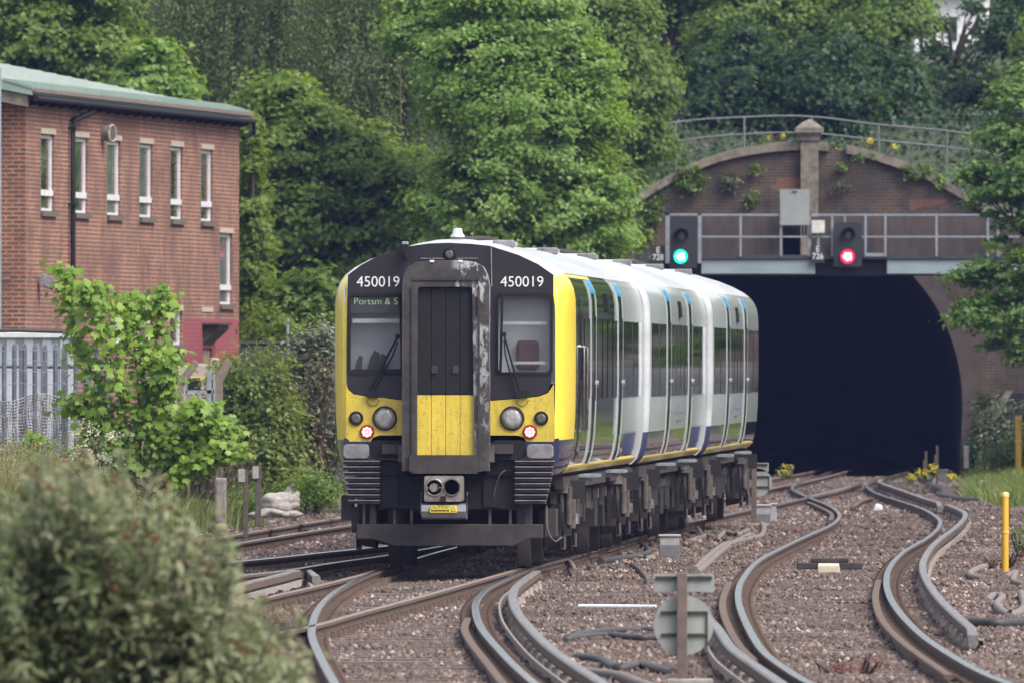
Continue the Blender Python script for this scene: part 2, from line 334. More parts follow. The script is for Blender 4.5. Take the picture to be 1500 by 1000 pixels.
# ------------------------------------------------------------------ tracks
RAILP = [(-.07, -.155), (-.07, -.143), (-.012, -.125), (-.010, -.045), (-.035, -.035), (-.036, -.006), (-.028, 0), (.028, 0), (.036, -.006), (.035, -.035), (.010, -.045), (.012, -.125), (.07, -.143), (.07, -.155)]
CONDP = [(-.046, -.01), (-.046, .055), (-.036, .07), (.036, .07), (.046, .055), (.046, -.01), (.02, -.045), (-.02, -.045)]
def trace(px, z=0.0, step=8, smooth=3):
    pts = catmull(px, step); w_ = [np.array(G(p[0], p[1], z)) for p in pts]
    out = [w_[0]]; acc = 0
    for a in w_[1:]:
        if np.linalg.norm(a-out[-1]) > .45: out.append(a)
    w_ = np.array(out)
    for _ in range(smooth): w_[1:-1] = (w_[:-2]+2*w_[1:-1]+w_[2:])/4
    # even resample
    d = np.concatenate([[0], np.cumsum(np.linalg.norm(np.diff(w_, axis=0), axis=1))]); n = max(4, int(d[-1]/.8))
    s = np.linspace(0, d[-1], n); return np.stack([np.interp(s, d, w_[:, i]) for i in range(3)], 1)
def sweep(mb, path, prof, topset, mt=0, ms=1):
    n = len(prof); rings = []
    for i, p in enumerate(path):
        t = path[min(i+1, len(path)-1)]-path[max(i-1, 0)]; t = t/np.linalg.norm(t); s_ = np.array((t[1], -t[0], 0))
        rings += [tuple(p+s_*a+np.array((0, 0, b))) for a, b in prof]
    b = len(mb.v); mb.v += rings
    for i in range(len(path)-1):
        for k in range(n):
            j = (k+1) % n; mb.f.append([b+i*n+k, b+i*n+j, b+(i+1)*n+j, b+(i+1)*n+k]); mb.m.append(mt if k in topset else ms); mb.sm.append(False)
    mb.f += [[b+k for k in range(n)][::-1], [b+(len(path)-1)*n+k for k in range(n)]]; mb.m += [mt, mt]; mb.sm += [False]*2
def offs(path, d):
    out = []
    for i, p in enumerate(path):
        t = path[min(i+1, len(path)-1)]-path[max(i-1, 0)]; t = t/np.linalg.norm(t); out.append(p+np.array((t[1], -t[0], 0))*d)
    return np.array(out)
def clips(path, sides, parent):
    mb = MB(); acc = 0
    for i in range(1, len(path)):
        a = path[i]
        if a[1] > 215: continue
        t = path[i]-path[i-1]; rz = math.atan2(-t[0], t[1]); sx = np.array((math.cos(rz), math.sin(rz), 0))
        for s_ in sides:
            c = a+sx*s_*.085; mb.box((c[0], c[1], -.118), (.085, .20, .07), 0, rz); c = a+sx*s_*.13
            mb.cyl((c[0], c[1], -.13), (c[0], c[1], -.075), .026, n=6)
    if mb.v: mb.build('rail_clips', m_rside, parent, kind='stuff')
def track(label, rails, tops, sleep=None, group=None, smooth=3):
    paths = [trace(r, 0, smooth=smooth) for r in rails]
    t = thing('railway_track', label, 'track', tuple(paths[0][0][:2])+(-.155,), 0, 'running tracks')
    for p, mt in zip(paths, tops):
        mb = MB(); sweep(mb, p, RAILP, (5, 6, 7), 0, 1); mb.build('rail', [mt, m_rside], t); clips(p, (-1, 1), t)
    if sleep is not None:
        base = paths[sleep[0]]; off = sleep[1]; mesh = None; k = 0; last = None
        for i in range(len(base)-1):
            if base[i][1] > 205 or k > 95: continue
            if last is not None and np.linalg.norm(base[i]-last) < .64: continue
            last = base[i]; tt = base[i+1]-base[i]; rz = math.atan2(-tt[0], tt[1]); c = base[i]+np.array((math.cos(rz), math.sin(rz), 0))*off
            if mesh is None:
                mb = MB(); mb.box((0, 0, -.075), (2.5, .26, .15)); o = mb.build('sleeper', m_sleep, t, local=True, bevel=.015); mesh = o.data
            else:
                o = bpy.data.objects.new('sleeper', mesh); COL.objects.link(o); o.parent = t
            o.location = Vector((c[0], c[1], -.138-(.010 if sleep[0] == 1 else 0)+.008*math.sin(i*2.1)))-Vector(t.location); o.rotation_euler = (0, 0, rz+.02*math.sin(i)); k += 1
    return t, paths
RL = [(1250, 1022), (1190, 1000), (1153.6, 979), (1118, 952), (1096, 917), (1083, 885), (1081.6, 862), (1090, 843), (1109, 821), (1144, 801.6), (1185.6, 782), (1214, 769.6), (1228, 759), (1229, 750), (1214, 739), (1185.6, 728), (1166, 718.5), (1160, 713), (1168, 707.5), (1189, 700), (1213, 690), (1240, 682)]
RR = [(1530, 1022), (1480, 1000), (1441.6, 984), (1400, 961.6), (1352, 929.6), (1317, 894), (1301, 865.6), (1299, 843), (1307, 824), (1326, 805), (1355, 789), (1373, 774), (1377.6, 763), (1371, 755), (1352, 744), (1320, 733), (1288, 723), (1272, 714), (1270.5, 707.5), (1285, 702.5), (1304, 696.6), (1323, 691), (1345, 685)]
track('right hand curving track with two polished rails and a white trackside ramp between them', [RL, RR], [m_rtop, m_rtop], (1, -.78))
RA = [(505, 1022), (491, 1000), (472, 966), (457.6, 933), (457.6, 913.6), (465, 892), (484, 870), (515, 851), (544, 838), (566, 831), (640, 808), (760, 778), (900, 747), (1000, 727), (1090, 710)]
RB = [(815, 1022), (785, 1000), (755, 974), (729, 947), (707, 921), (697.6, 899), (697.6, 880), (712, 862), (736, 849), (780, 829), (840, 812.5), (900, 794.5), (990, 769), (1095, 746), (1141, 737), (1181, 728), (1224, 719), (1262, 707)]
track('track under the yellow fronted train, curving under the train wheels and out in front', [RA, RB], [m_rtop, m_rtop], (0, .78))
RC1 = [(240, 914), (330, 889), (400, 871.6), (460, 858), (520, 843), (560, 832.5), (600, 822)]
RC2 = [(180, 1010), (300, 965), (400, 928), (448, 918), (472, 912), (520, 898), (580, 882), (640, 866), (700, 849), (755, 833.5), (790, 824)]
track('dull railed branch track crossing to the left below the train wheels', [RC1, RC2], [m_rdull, m_rdull], (1, -.78))
RE1 = [(-120, 878), (18, 860), (90, 852), (162, 842), (266, 829), (400, 816), (472, 808), (553.6, 799.6), (640, 789), (760, 773), (900, 752)]
RE2 = [(200, 866), (349, 842), (410, 835.6), (496, 822), (563, 813), (660, 797), (780, 778), (900, 760)]
track('left track with a bright shiny rail passing behind the blurred bush', [RE1, RE2], [m_rtop, m_rtop], (0, .78))
RF1 = [(60, 823), (200, 804), (315, 787), (480, 760), (600, 744), (800, 722)]
RF2 = [(60, 838), (200, 818), (313, 800), (480, 773), (600, 756), (800, 732)]
track('far left track beside the weedy verge with two dark sided rails', [RF1, RF2], [m_rdull, m_rtop], None)
RG1 = [(1000, 742), (1128, 714.7), (1168, 707), (1215, 696), (1250, 686)]
RG2 = [(980, 727), (1090, 708), (1131, 700), (1180, 691.5), (1211, 684)]
track('distant left track disappearing into the dark tunnel behind the train', [RG1, RG2], [m_rdull, m_rdull], None)
mb = MB(); sweep(mb, trace([(1181, 728), (1205, 721), (1232, 714.5), (1259, 708)]), RAILP, (4, 5, 6, 7, 8)); mb2 = mb
tag(mb.build('closure_rail', [m_rdull, m_rside], None, loc=G(1220, 717)), 'short straight rail joining the two crossing tracks before the tunnel', 'rail')
def conductor(label, px, blk=True):
    p = trace(px, .05)
    t = thing('conductor_rail', label, 'rail', tuple(p[0][:2])+(-.155,), 0, 'conductor rails')
    p[:, 2] = 0; p[0][2] = -.06; p[-1][2] = -.06
    mb = MB(); sweep(mb, p, CONDP, (1, 2, 3), 0, 1); mb.build('rail', [m_crail, m_rside], t)
    mb = MB()
    for i in range(1, len(p)-1, 3):
        a = p[i]; mb.cyl((a[0], a[1], -.16), (a[0], a[1], -.045), .075, .055, 8)
    mb.build('insulators', m_insul, t, kind='stuff')
    mb = MB(); q = offs(p, .10); rs = random.Random(3)                                  # ragged skirt of pale grease and dust hanging beside the rail
    for a in q: h = rs.uniform(.03, .085); mb.v += [(a[0]-.04, a[1], -.035), (a[0]-.02, a[1], -.035), (a[0]-.01, a[1], -.035-h), (a[0]-.04, a[1], -.035-h)]
    for i in range(len(q)-1):
        for k in range(4): mb.f.append([4*i+k, 4*i+(k+1) % 4, 4*i+4+(k+1) % 4, 4*i+4+k]); mb.m.append(0); mb.sm.append(False)
    mb.build('dust_skirt', m_insul, t)
    return t
conductor('grey conductor rail curving down the bottom centre beside the train track', [(788, 836), (763, 854), (751, 869), (755, 892), (773, 917), (803, 947), (841, 975), (877, 998), (910, 1020)])
conductor('grey conductor rail with a cut sloping end right of the polished right hand track', [(1425.6, 923), (1400, 901), (1374, 875), (1355, 846), (1352, 824), (1368, 798), (1400, 773), (1414, 757), (1410, 749), (1386, 739)])
conductor('dark conductor rail farther off beside the bend just before the tunnel', [(1377, 737), (1352, 729.6), (1320, 718), (1294, 709), (1288, 705), (1292, 702)])
conductor('white topped conductor rail coming from behind the round sign at bottom right', [(1000, 880), (1046, 914), (1069, 947), (1095, 968), (1130, 992), (1170, 1020)])
conductor('bent conductor rail end between the left tracks beside the bush', [(300, 872), (360, 855), (410, 843), (446, 834), (466, 838)])
def checkrail(label, px):
    p = trace(px, -.05); p[:, 2] = -.035; mb = MB(); sweep(mb, p, RAILP, (5, 6, 7), 0, 0)
    tag(mb.build('check_rail', m_rside, None, loc=tuple(p[0])), label, 'rail', 'rusty check rails')
checkrail('short rusty check rail with a cut end left of the centre rail', [(686, 906), (680, 921), (690, 942), (712, 970), (735, 1000), (755, 1020)])
checkrail('rusty check rail hugging the left of the right hand track', [(1068, 853), (1058, 882), (1064, 912), (1082, 945), (1105, 968)])
checkrail('rusty check rail left of the far right polished rail', [(1287, 850), (1282, 876), (1290, 905), (1310, 930), (1340, 955), (1390, 990)])
checkrail('stubby rusty rail piece lying near the crossing in front of the tunnel', [(1250, 742), (1262, 733), (1278, 729)])
checkrail('inner check rail on the far bend of the right hand track', [(1183, 735), (1200, 742), (1218, 752), (1216, 762)])
# ------------------------------------------------------------------ train (local axes: x right, y along the train away from the camera, z up)
T0 = Vector(((661-750)*174/F, 174, 0)); TH = R(3.06)
train = thing('train', 'yellow fronted dark faced electric train with pale grey carriages standing on the curve', 'train', T0, -TH)
def LP(px, py, y=0.0): return Vector(((px-661)/126.4, y, HC+(HY-py)/126.4))
PR = [(1.22, 1.10), (1.30, 1.18), (1.345, 1.32), (1.375, 1.52), (1.392, 1.8), (1.40, 2.2), (1.40, 2.7), (1.40, 3.0), (1.395, 3.14), (1.375, 3.26), (1.33, 3.36), (1.26, 3.44), (1.17, 3.51), (1.0, 3.60), (.78, 3.69), (.43, 3.79), (.2, 3.83), (0, 3.84)]
def xs(z):
    for (x0, z0), (x1, z1) in zip(PR, PR[1:]):
        if z0 <= z <= z1: return x0+(x1-x0)*(z-z0)/(z1-z0)
    return 0
FULL = PR+[(-x, z) for x, z in PR[-2::-1]]
def body(rings, mfun):
    mb = MB(); n = len(FULL); b = 0
    for y, sx, sz in rings: mb.v += [(x*sx, y, 1.10+(z-1.10)*sz) for x, z in FULL]
    for i in range(len(rings)-1):
        for k in range(n-1):
            zz = (FULL[k][1]+FULL[k+1][1])/2; mb.f.append([i*n+k, i*n+k+1, (i+1)*n+k+1, (i+1)*n+k]); mb.m.append(mfun(zz, (rings[i][0]+rings[i+1][0])/2)); mb.sm.append(True)
        mb.f.append([i*n, (i+1)*n, (i+2)*n-1, i*n+n-1]); mb.m.append(3); mb.sm.append(False)
    return mb, n
def patch(mb, side, y0, y1, z0, z1, off, m=0):             # a piece of skin following the body side, standing off it, with returned edges
    zz = sorted({z0, z1}|{z for _, z in PR if z0 < z < z1}); vs = []
    for y in (y0, y1):
        for z in zz: vs.append((side*(xs(z)+off), y, z))
    for y in (y0, y1):
        for z in zz: vs.append((side*(xs(z)-.01), y, z))
    n = len(zz); fs = [(k, k+1, n+k+1, n+k) for k in range(n-1)]
    fs += [(k, 2*n+k, 2*n+k+1, k+1) for k in range(n-1)]+[(n+k, n+k+1, 3*n+k+1, 3*n+k) for k in range(n-1)]+[(0, n, 3*n, 2*n), (n-1, 3*n-1, 4*n-1, 2*n-1)]
    mb.add(vs, fs, m)
CL = 20.3
m_navym = mat('matt navy paint', (.03, .042, .115), .5, (.035, .04, .09), 2)
wheel_me = None
def bogie(yc):
    global wheel_me
    mb = MB()
    for s in (-1, 1):
        mb.box((s*1.0, yc, .60), (.14, 3.0, .16), 2); mb.box((s*1.0, yc, .74), (.18, 1.3, .16), 2)
        for d in (-1.3, 1.3):
            mb.cyl((s*.98, yc+d-.02, .42), (s*1.17, yc+d, .42), .19, .15, 12, 0); mb.box((s*1.08, yc+d, .50), (.2, .38, .3), 0)
            mb.cyl((s*1.09, yc+d, .66), (s*1.09, yc+d, .9), .12, .12, 12, 0); mb.cyl((s*1.09, yc+d, .88), (s*1.09, yc+d, .98), .17, .17, 12, 1)
            mb.tube(catmull([(s*1.16, yc+d-.05, .95), (s*1.2, yc+d-.2, .55), (s*1.2, yc+d-.1, .3), (s*1.2, yc+d+.1, .26), (s*1.19, yc+d+.2, .4)], 5), .015, 5, 2)
            mb.box((s*1.2, yc+d+.1, .30), (.05, .25, .16), 1); mb.box((s*1.16, yc+d-.32, .60), (.06, .06, .3), 2)
        mb.cyl((s*1.12, yc, .80), (s*1.12, yc, 1.02), .28, .28, 16, 2); mb.cyl((s*1.12, yc+.02, 1.02), (s*1.12, yc+.02, 1.07), .2, .2, 16, 0)
        mb.cyl((s*1.22, yc-.35, .50), (s*1.22, yc-.35, .95), .045, .045, 8, 1); mb.cyl((s*1.22, yc+.4, .45), (s*1.22, yc+.4, .9), .05, .05, 8, 1)
        mb.cyl((s*1.22, yc-.35, .55), (s*1.22, yc+.9, .62), .04, .04, 8, 0); mb.box((s*1.18, yc+.7, .72), (.1, .3, .28), 1)
        mb.cyl((s*1.24, yc+.62, .5), (s*1.24, yc+.62, .62), .06, .06, 10, 3)
    mb.box((0, yc, .62), (2.0, .5, .3), 0)
    o = mb.build('bogie', [m_grime, m_grimel, m_black, m_steel], train, local=True)
    for d in (-1.3, 1.3):
        for s in (-1, 1):
            if wheel_me is None:
                wb = MB(); wb.tube([(-.08, 0, 0), (-.075, 0, 0), (.045, 0, 0), (.05, 0, 0), (.07, 0, 0)], [.30, .42, .425, .45, .45], 28)
                wo = wb.build('wheel', m_grime, o, local=True); wheel_me = wo.data
            else: wo = bpy.data.objects.new('wheel', wheel_me); COL.objects.link(wo); wo.parent = o
            wo.location = (s*.75, yc+d, .425); wo.rotation_euler = (0, 0, 0 if s < 0 else math.pi)
    return o
for k in range(3):
    y0 = CL*k+(.95 if k == 0 else .14); y1 = CL*(k+1)-.14
    rings = ([(y0, 1, 1)] if k == 0 else [(y0, .95, .985), (y0+.04, .985, .995), (y0+.12, 1, 1)])+[(y1-.16, 1, 1), (y1-.05, .99, .995), (y1, .955, .985)]
    if k == 0: rings.insert(1, (13.9, 1, 1)); rings.insert(1, (11.6, 1, 1))
    def mf(z, y, k=k, y0=y0, y1=y1):
        if z > 3.42: return 1
        if z < 1.55: return 2 if y0+.3 < y < y1-.2 or k == 0 else 5
        if k == 0 and y < 12.6: return 4
        if y > y1-.17 or (k and y < y0+.17): return 1
        return 0
    mb, n = body(rings, mf)
    nn = len(rings)
    for i in ((0, nn-1) if k else (nn-1,)):
        mb.f.append([i*n+q for q in range(n)]); mb.m.append(1); mb.sm.append(False)
    car = mb.build('carriage', [m_side, m_white, m_navy, m_black, m_dkside, m_navym], train, local=True)
    car.rotation_euler = (0, 0, .0042); car.location = (CL*k*.0042, 0, 0)
    tag(car, ['leading carriage with dark blue green forward half', 'middle pale grey carriage', 'farthest pale grey carriage against the tunnel'][k])
    ds = (5.6, 13.2) if k == 0 else (CL*k+6.4, CL*k+14.0)
    for s in (-1, 1):
        for d in ds:
            mb = MB()
            patch(mb, s, d-.70, d-.64, 1.2, 3.40, .016, 1); patch(mb, s, d+.64, d+.70, 1.2, 3.40, .016, 1); patch(mb, s, d-.64, d+.64, 1.2, 3.22, .008, 0)
            patch(mb, s, d-.64, d+.64, 3.225, 3.38, .010, 2); patch(mb, s, d-.012, d+.012, 1.2, 3.22, .014, 3)
            do = mb.build('door', [m_dkside, m_side, m_cyan, m_black], car, local=True)
            for q in (-.33, .33): mb = MB(); patch(mb, s, d+q-.24, d+q+.24, 1.95, 2.95, .014); mb.build('door_window', m_glassd, car, local=True)
            mb = MB(); mb.box((s*1.36, d, 1.06), (.22, 1.3, .035)); mb.box((s*1.28, d, 1.02), (.16, 1.1, .07)); mb.build('door_step', m_galv, car, local=True)
            mb = MB(); mb.disc((s*1.405, d+.78, 2.15), .05, (s*.03, 0, 0)); mb.build('door_button', m_steel, car, local=True)
        segs = [(1.5, 2.6)] if k == 0 else []
        lo = (2.9 if k == 0 else CL*k+.45); hi = CL*(k+1)-.5
        for a, b, c in ((lo+.1, ds[0]-.85, 2), (ds[0]+.85, ds[1]-.85, 4), (ds[1]+.85, hi, 2)):
            if k == 0 and b < ds[0]: c = 1
            wd = (b-a)/c
            for q in range(c):
                mb = MB(); patch(mb, s, a+wd*q+.15, a+wd*(q+1)-.15, 1.98, 2.92, .010, 0); mb.build('window', m_glassd, car, local=True)
        mb = MB(); patch(mb, s, y0+(.1 if k == 0 else .2), y1-.2, 1.12, 1.20, .012, 0); mb.build('sill_stripe', m_yellow, car, local=True)
        mb = MB()
        patch(mb, s, (ds[0]+ds[1])/2-.28, (ds[0]+ds[1])/2+.28, 3.02, 3.24, .03, 0); mb.build('indicator', m_black, car, local=True)
        mb = MB(); patch(mb, s, (ds[0]+ds[1])/2-.9, (ds[0]+ds[1])/2+.9, 1.63, 1.655, .01, 0)
        for q in range(9): patch(mb, s, (ds[0]+ds[1])/2-1.6+q*.36, (ds[0]+ds[1])/2-1.42+q*.36, 1.74, 1.84+.04*(q % 2), .01, 0)
        if k: mb.build('sponsor_band', mat('soft grey lettering', (.15, .18, .22), .4, (.2, .23, .27)), car, local=True)
        if k == 0:
            mb = MB(); patch(mb, s, 1.0, 6.6, 3.39, 3.43, .012, 0); mb.build('first_class_stripe', m_yellow, car, local=True)
            mb = MB(); patch(mb, s, 2.0, 2.66, 1.25, 3.2, .01, 0); mb.build('cab_door', m_dkside, car, local=True)
            mb = MB(); patch(mb, s, 2.12, 2.54, 2.2, 2.95, .02, 0); mb.build('cab_door_window', m_glassd, car, local=True)
            for yy in (1.9, 2.75): mb = MB(); mb.tube([(s*1.40, yy, 1.6), (s*1.45, yy, 1.62), (s*1.45, yy, 2.58), (s*1.40, yy, 2.6)], .02, 6); mb.build('grab_rail', m_steel, car, local=True)
    mb = MB()
    for yy in (CL*k+4.5, CL*k+15.5): mb.box((0, yy+1, 3.825), (.9, 2.2, .05), 0); mb.box((.45, yy-1.3, 3.80), (.25, .3, .09), 1)
    mb.tube(catmull([(-.1, y0+2, 3.85), (-.1, (y0+y1)/2, 3.92), (-.1, y1-1, 3.85)], 5), .035, 6, 2)
    mb.build('roof_unit', [m_white, m_greyp, m_grime], car, local=True, bevel=.03)
    # underframe
    mb = MB()
    for s in (-1, 1):
        mb.box((s*1.2, (y0+y1)/2, 1.0), (.10, y1-y0-.3, .14), 0); mb.box((s*.62, (y0+y1)/2, .98), (.1, y1-y0-.2, .2), 0)
        rs = random.Random(k*7+3)
        yy = CL*k+5.6
        while yy < CL*k+14.2:
            L_ = rs.uniform(.4, 1.2); h = rs.uniform(.22, .56); mb.box((s*.90, yy+L_/2, .92-h/2), (.5, L_-.1, h), 2); mb.cyl((s*1.0, yy+.1, .85-h*.4), (s*1.0, yy+L_*.8, .85-h*.4), .13, n=12, m=0); mb.box((s*1.16, yy+L_*.6, .80), (.03, L_*.4, .12), rs.choice((0, 1, 2)))
            for q in range(int(L_/.16) if rs.random() < .35 else 0): mb.box((s*1.155, yy+.1+q*.16, .90-h/2), (.03, .05, h*.92), 1)
            yy += L_+rs.uniform(.02, .25)
        for q in range(9): mb.box((s*1.12, y0+.4+q*(y1-y0-.8)/8, .9), (.06, .07, .28), 1)
    mb.box((0, (y0+y1)/2, 1.04), (2.3, y1-y0-.2, .12), 0)
    mb.build('underframe', [m_grime, m_grimel, m_under], car, local=True)
    bogie(CL*k+(3.2 if k == 0 else 3.1)); bogie(CL*k+17.2)
    if k < 2:
        mb = MB(); mb.box((0, CL*(k+1), 2.3), (1.5, .4, 2.2)); mb.box((0, CL*(k+1), 1.0), (.4, .8, .3)); mb.build('gangway_bellows', m_black, train, local=True)
# ---- cab
rings = [(.95, 1, 1), (.7, .995, .998), (.45, .98, .993), (.25, .957, .986), (.12, .93, .979), (.05, .905, .972), (.012, .88, .965), (0, .862, .96)]
def mfc(z, y):
    if z > 3.40: return 1
    if z < 1.53: return 2
    return 0
mb, n = body(rings, mfc)
cab = mb.build('cab', [m_yellow, m_white, m_navy, m_black], train, local=True)
tag(cab, 'yellow and dark grey driving cab front')
def rrect(x0, y0, x1, y1, r, n=5, y=0.0, curve=None):          # photo-pixel rectangle with round corners
    out = []
    for cx, cy, a0 in ((x1-r, y0+r, -90), (x1-r, y1-r, 0), (x0+r, y1-r, 90), (x0+r, y0+r, 180)):
        for i in range(n+1):
            a = R(a0+90*i/n); out.append(LP(cx+r*math.cos(a), cy+r*math.sin(a), y))
    return out
def holed(name, outer, holes, y, mats, depth=.02):              # flat panel with holes, real thickness
    bm = bmesh.new(); ed = []
    for lp in [outer]+holes:
        vs = [bm.verts.new((p[0], y, p[2])) for p in lp]
        for i in range(len(vs)): ed.append(bm.edges.new((vs[i], vs[(i+1) % len(vs)])))
    bmesh.ops.triangle_fill(bm, use_beauty=True, edges=ed)
    r = bmesh.ops.extrude_face_region(bm, geom=bm.faces[:]); bmesh.ops.translate(bm, verts=[v for v in r['geom'] if isinstance(v, bmesh.types.BMVert)], vec=(0, depth, 0))
    bmesh.ops.recalc_face_normals(bm, faces=bm.faces)
    me = bpy.data.meshes.new(name); bm.to_mesh(me); bm.free(); me.materials.append(mats); o = bpy.data.objects.new(name, me); COL.objects.link(o); return o
def part(o, parent, label=None): o.parent = parent; return tag(o, label)
MASK = [(509.5, 403), (528, 389), (550, 377), (570, 369), (592, 362), (628, 357), (658, 356), (690, 357.5), (718, 360.5), (760, 374), (788, 387), (811, 403), (811, 425), (810, 480), (809, 530), (807.5, 560), (802, 574), (790, 579), (775, 581), (740, 584), (718, 585.5), (592, 585.5), (560, 581), (535, 578.6), (518, 576), (510, 569), (507.5, 560), (507.5, 500), (508.5, 440)]
wins = [(509, 429, 591, 549), (725.5, 429, 810, 549)]
holes = [rrect(a+3.5, b+3.5, c-3.5, d-3.5, 7) for a, b, c, d in wins]
part(holed('face_mask', [LP(*p) for p in MASK], holes, -.012, m_mask), cab)
LOW = [(507, 560), (510, 570), (518, 577), (535, 579.6), (560, 582), (592, 586.5), (718, 586.5), (740, 585), (775, 582), (790, 580), (803, 575), (811.5, 562), (813, 640), (811, 646), (771, 646), (768, 640), (758, 637), (718, 637), (718, 650), (592, 650), (592, 637), (556, 637), (546, 640), (543, 646), (512, 646), (507, 640)]
LOW[0] = (506.4, 560)
part(holed('lower_face', [LP(*p) for p in LOW], [], -.008, m_yellowd), cab)
part(holed('skirt_face', [LP(*p) for p in [(503, 641), (543, 647), (592, 647), (592, 672), (503, 674)]], [], -.002, m_navy), cab)
part(holed('skirt_face', [LP(*p) for p in [(718, 647), (771, 647), (819, 641), (819, 674), (718, 672)]], [], -.002, m_navy), cab)
for wi, (a, b, c, d) in enumerate(wins):
    fr = part(holed('windscreen', rrect(a, b, c, d, 8), [rrect(a+4.5, b+4.5, c-4.5, d-4.5, 6)], -.022, m_black, .03), cab)
    mb = MB(); mb.prism(rrect(a+3, b+3, c-3, d-3, 6, 5, .004), (0, .008, 0)); mb.build('pane', m_wind, cab, local=True)
    # driver's cab behind the glass, back wall pale and close to return more light
    mb = MB(); x0, z0 = LP(a, d)[0]-.05, LP(a, d)[2]-.1; x1, z1 = LP(c, b)[0]+.05, LP(c, b)[2]+.05
    mb.box2((x0, .24, z0), (x1, .26, z1), 0)
    mb.box2((x0, .06, z0), (x1, .5, z0+.03), 0); mb.box2((x0, .03, z0), (x0+.02, .5, z1), 0); mb.box2((x1-.02, .03, z0), (x1, .5, z1), 0); mb.box2((x0, .06, z1-.03), (x1, .5, z1), 1)
    mb.build('cab_interior', [m_cabin, m_black], cab, local=True)
    mb = MB()
    if wi == 0:
        p, q = LP(516, 467), LP(587, 473); mb.box2((p[0], .035, p[2]), (q[0], .05, q[2])); mb.build('sun_blind_bar', m_pvc, cab, local=True)
        mb = MB(); p, q = LP(513, 433), LP(588, 459); mb.box2((p[0], .02, p[2]), (q[0], .06, q[2]), 0); mb.build('destination_display', mat('dark display panel', (.085, .10, .11), .4), cab, local=True)
        mb = MB(); p, q = LP(515, 519), LP(588, 549); mb.box2((p[0], .03, q[2]), (q[0], .22, q[2]+.07), 0)
        for px_, py_, wd_, hh in ((523, 545, 5, 22), (545, 545, 9, 28), (556, 545, 7, 24)):
            p = LP(px_, py_); mb.prism([p+Vector((-wd_/126, .1, 0)), p+Vector((wd_/126, .1, 0)), p+Vector((wd_/200+.03, .1, hh/126)), p+Vector((.02, .1, hh/110)), p+Vector((-wd_/300, .1, hh/170))], (0, .08, 0), 1)
        mb.build('driver_desk', [m_black, m_bark], cab, local=True)
    else:
        p, q = LP(733, 471), LP(803, 475.5); mb.box2((p[0], .035, p[2]), (q[0], .05, q[2])); p, q = LP(733, 529), LP(803, 533); mb.box2((p[0], .035, p[2]), (q[0], .05, q[2])); mb.build('sun_blind_bar', m_pvc, cab, local=True)
        mb = MB(); p = LP(772, 520); mb.box((p[0], .18, p[2]), (.26, .08, .34)); mb.build('driver_seat', mat('red brown seat cloth', (.16, .07, .08), .9), cab, local=True, bevel=.08)
text_mesh('display_letters', 'Portsm & S', .112, m_dot, cab, LP(550, 442, .014), ext=.002, sx=1.0, bold=-.002)
text_mesh('fleet_number', '450019', .172, m_num, cab, LP(554, 413.5, -.016), ext=.003, sx=.98)
text_mesh('fleet_number', '450019', .172, m_num, cab, LP(765, 413.5, -.016), ext=.003, sx=.98)
# gangway
def gangmat():
    m, nt, b = newmat('grimy gangway with peeling white paint'); co = N(nt, 'ShaderNodeTexCoord').outputs['Object']
    base = ramp(nt, noise(nt, 5, 6, .7), [(.35, (.024, .022, .024)), (.65, (.060, .053, .05))])
    sp = N(nt, 'ShaderNodeSeparateXYZ'); nt.links.new(co, sp.inputs[0])
    a = N(nt, 'ShaderNodeMapRange'); a.inputs['From Min'].default_value = .0; a.inputs['From Max'].default_value = .12; nt.links.new(sp.outputs['X'], a.inputs['Value'])
    c = N(nt, 'ShaderNodeMapRange'); c.inputs['From Min'].default_value = 1.2; c.inputs['From Max'].default_value = 3.3; c.inputs['To Min'].default_value = .16; nt.links.new(sp.outputs['Z'], c.inputs['Value'])
    mp = N(nt, 'ShaderNodeMapping'); mp.inputs['Scale'].default_value = (1, 1, .45); nt.links.new(co, mp.inputs[0])
    f = ramp(nt, noise(nt, 7, 8, .65, mp.outputs[0]), [(.50, 0.0), (.56, 1.0)])
    k1 = N(nt, 'ShaderNodeMath', operation='MULTIPLY'); nt.links.new(a.outputs[0], k1.inputs[0]); nt.links.new(c.outputs[0], k1.inputs[1])
    k2 = N(nt, 'ShaderNodeMath', operation='MULTIPLY'); nt.links.new(k1.outputs[0], k2.inputs[0]); nt.links.new(f, k2.inputs[1])
    nt.links.new(mixc(nt, k2.outputs[0], base, (.40, .40, .43)), b.inputs['Base Color']); b.inputs['Roughness'].default_value = .75; bump(nt, b, noise(nt, 30, 4), .15); return m
m_gang = gangmat()
GO = [(591, 689), (591, 420), (593, 403), (600, 391), (612, 384), (634, 381.5), (676, 381.5), (697, 384), (709, 391), (716, 403), (718.5, 420), (718.5, 689)]
GI = [(612.5, 668), (614, 424), (617, 420.5), (691, 420.5), (694, 424), (697, 668)]
gw = part(holed('gangway_frame', [LP(*p) for p in GO], [[LP(*p) for p in GI]], -.30, m_gang, .30), cab)
mb = MB()
for i in range(4):
    x0 = 612.5+i*21.1; x1 = x0+20.6
    a, b = LP(x0, 421), LP(x1, 578); mb.box2((a[0], -.25, b[2]), (b[0], -.2, a[2]), 0)
    a, b = LP(x0, 578.3), LP(x1, 666); mb.box2((a[0], -.25, b[2]), (b[0], -.2, a[2]), 1)
a, b = LP(610, 420), LP(699, 668); mb.box2((a[0], -.2, b[2]), (b[0], -.16, a[2]), 0)
for px in (638, 669): p = LP(px, 541); mb.box((p[0], -.252, p[2]), (.07, .03, .09), 2)
mb.build('gangway_door', [m_black, m_yellowd, m_grime], cab, local=True, bevel=.006)
mb = MB()
for a, b in (((605, 420), (608, 680)), ((702, 420), (705, 680))):
    p, q = LP(*a), LP(*b); mb.box2((p[0], -.325, q[2]), (q[0], -.29, p[2]), 0)
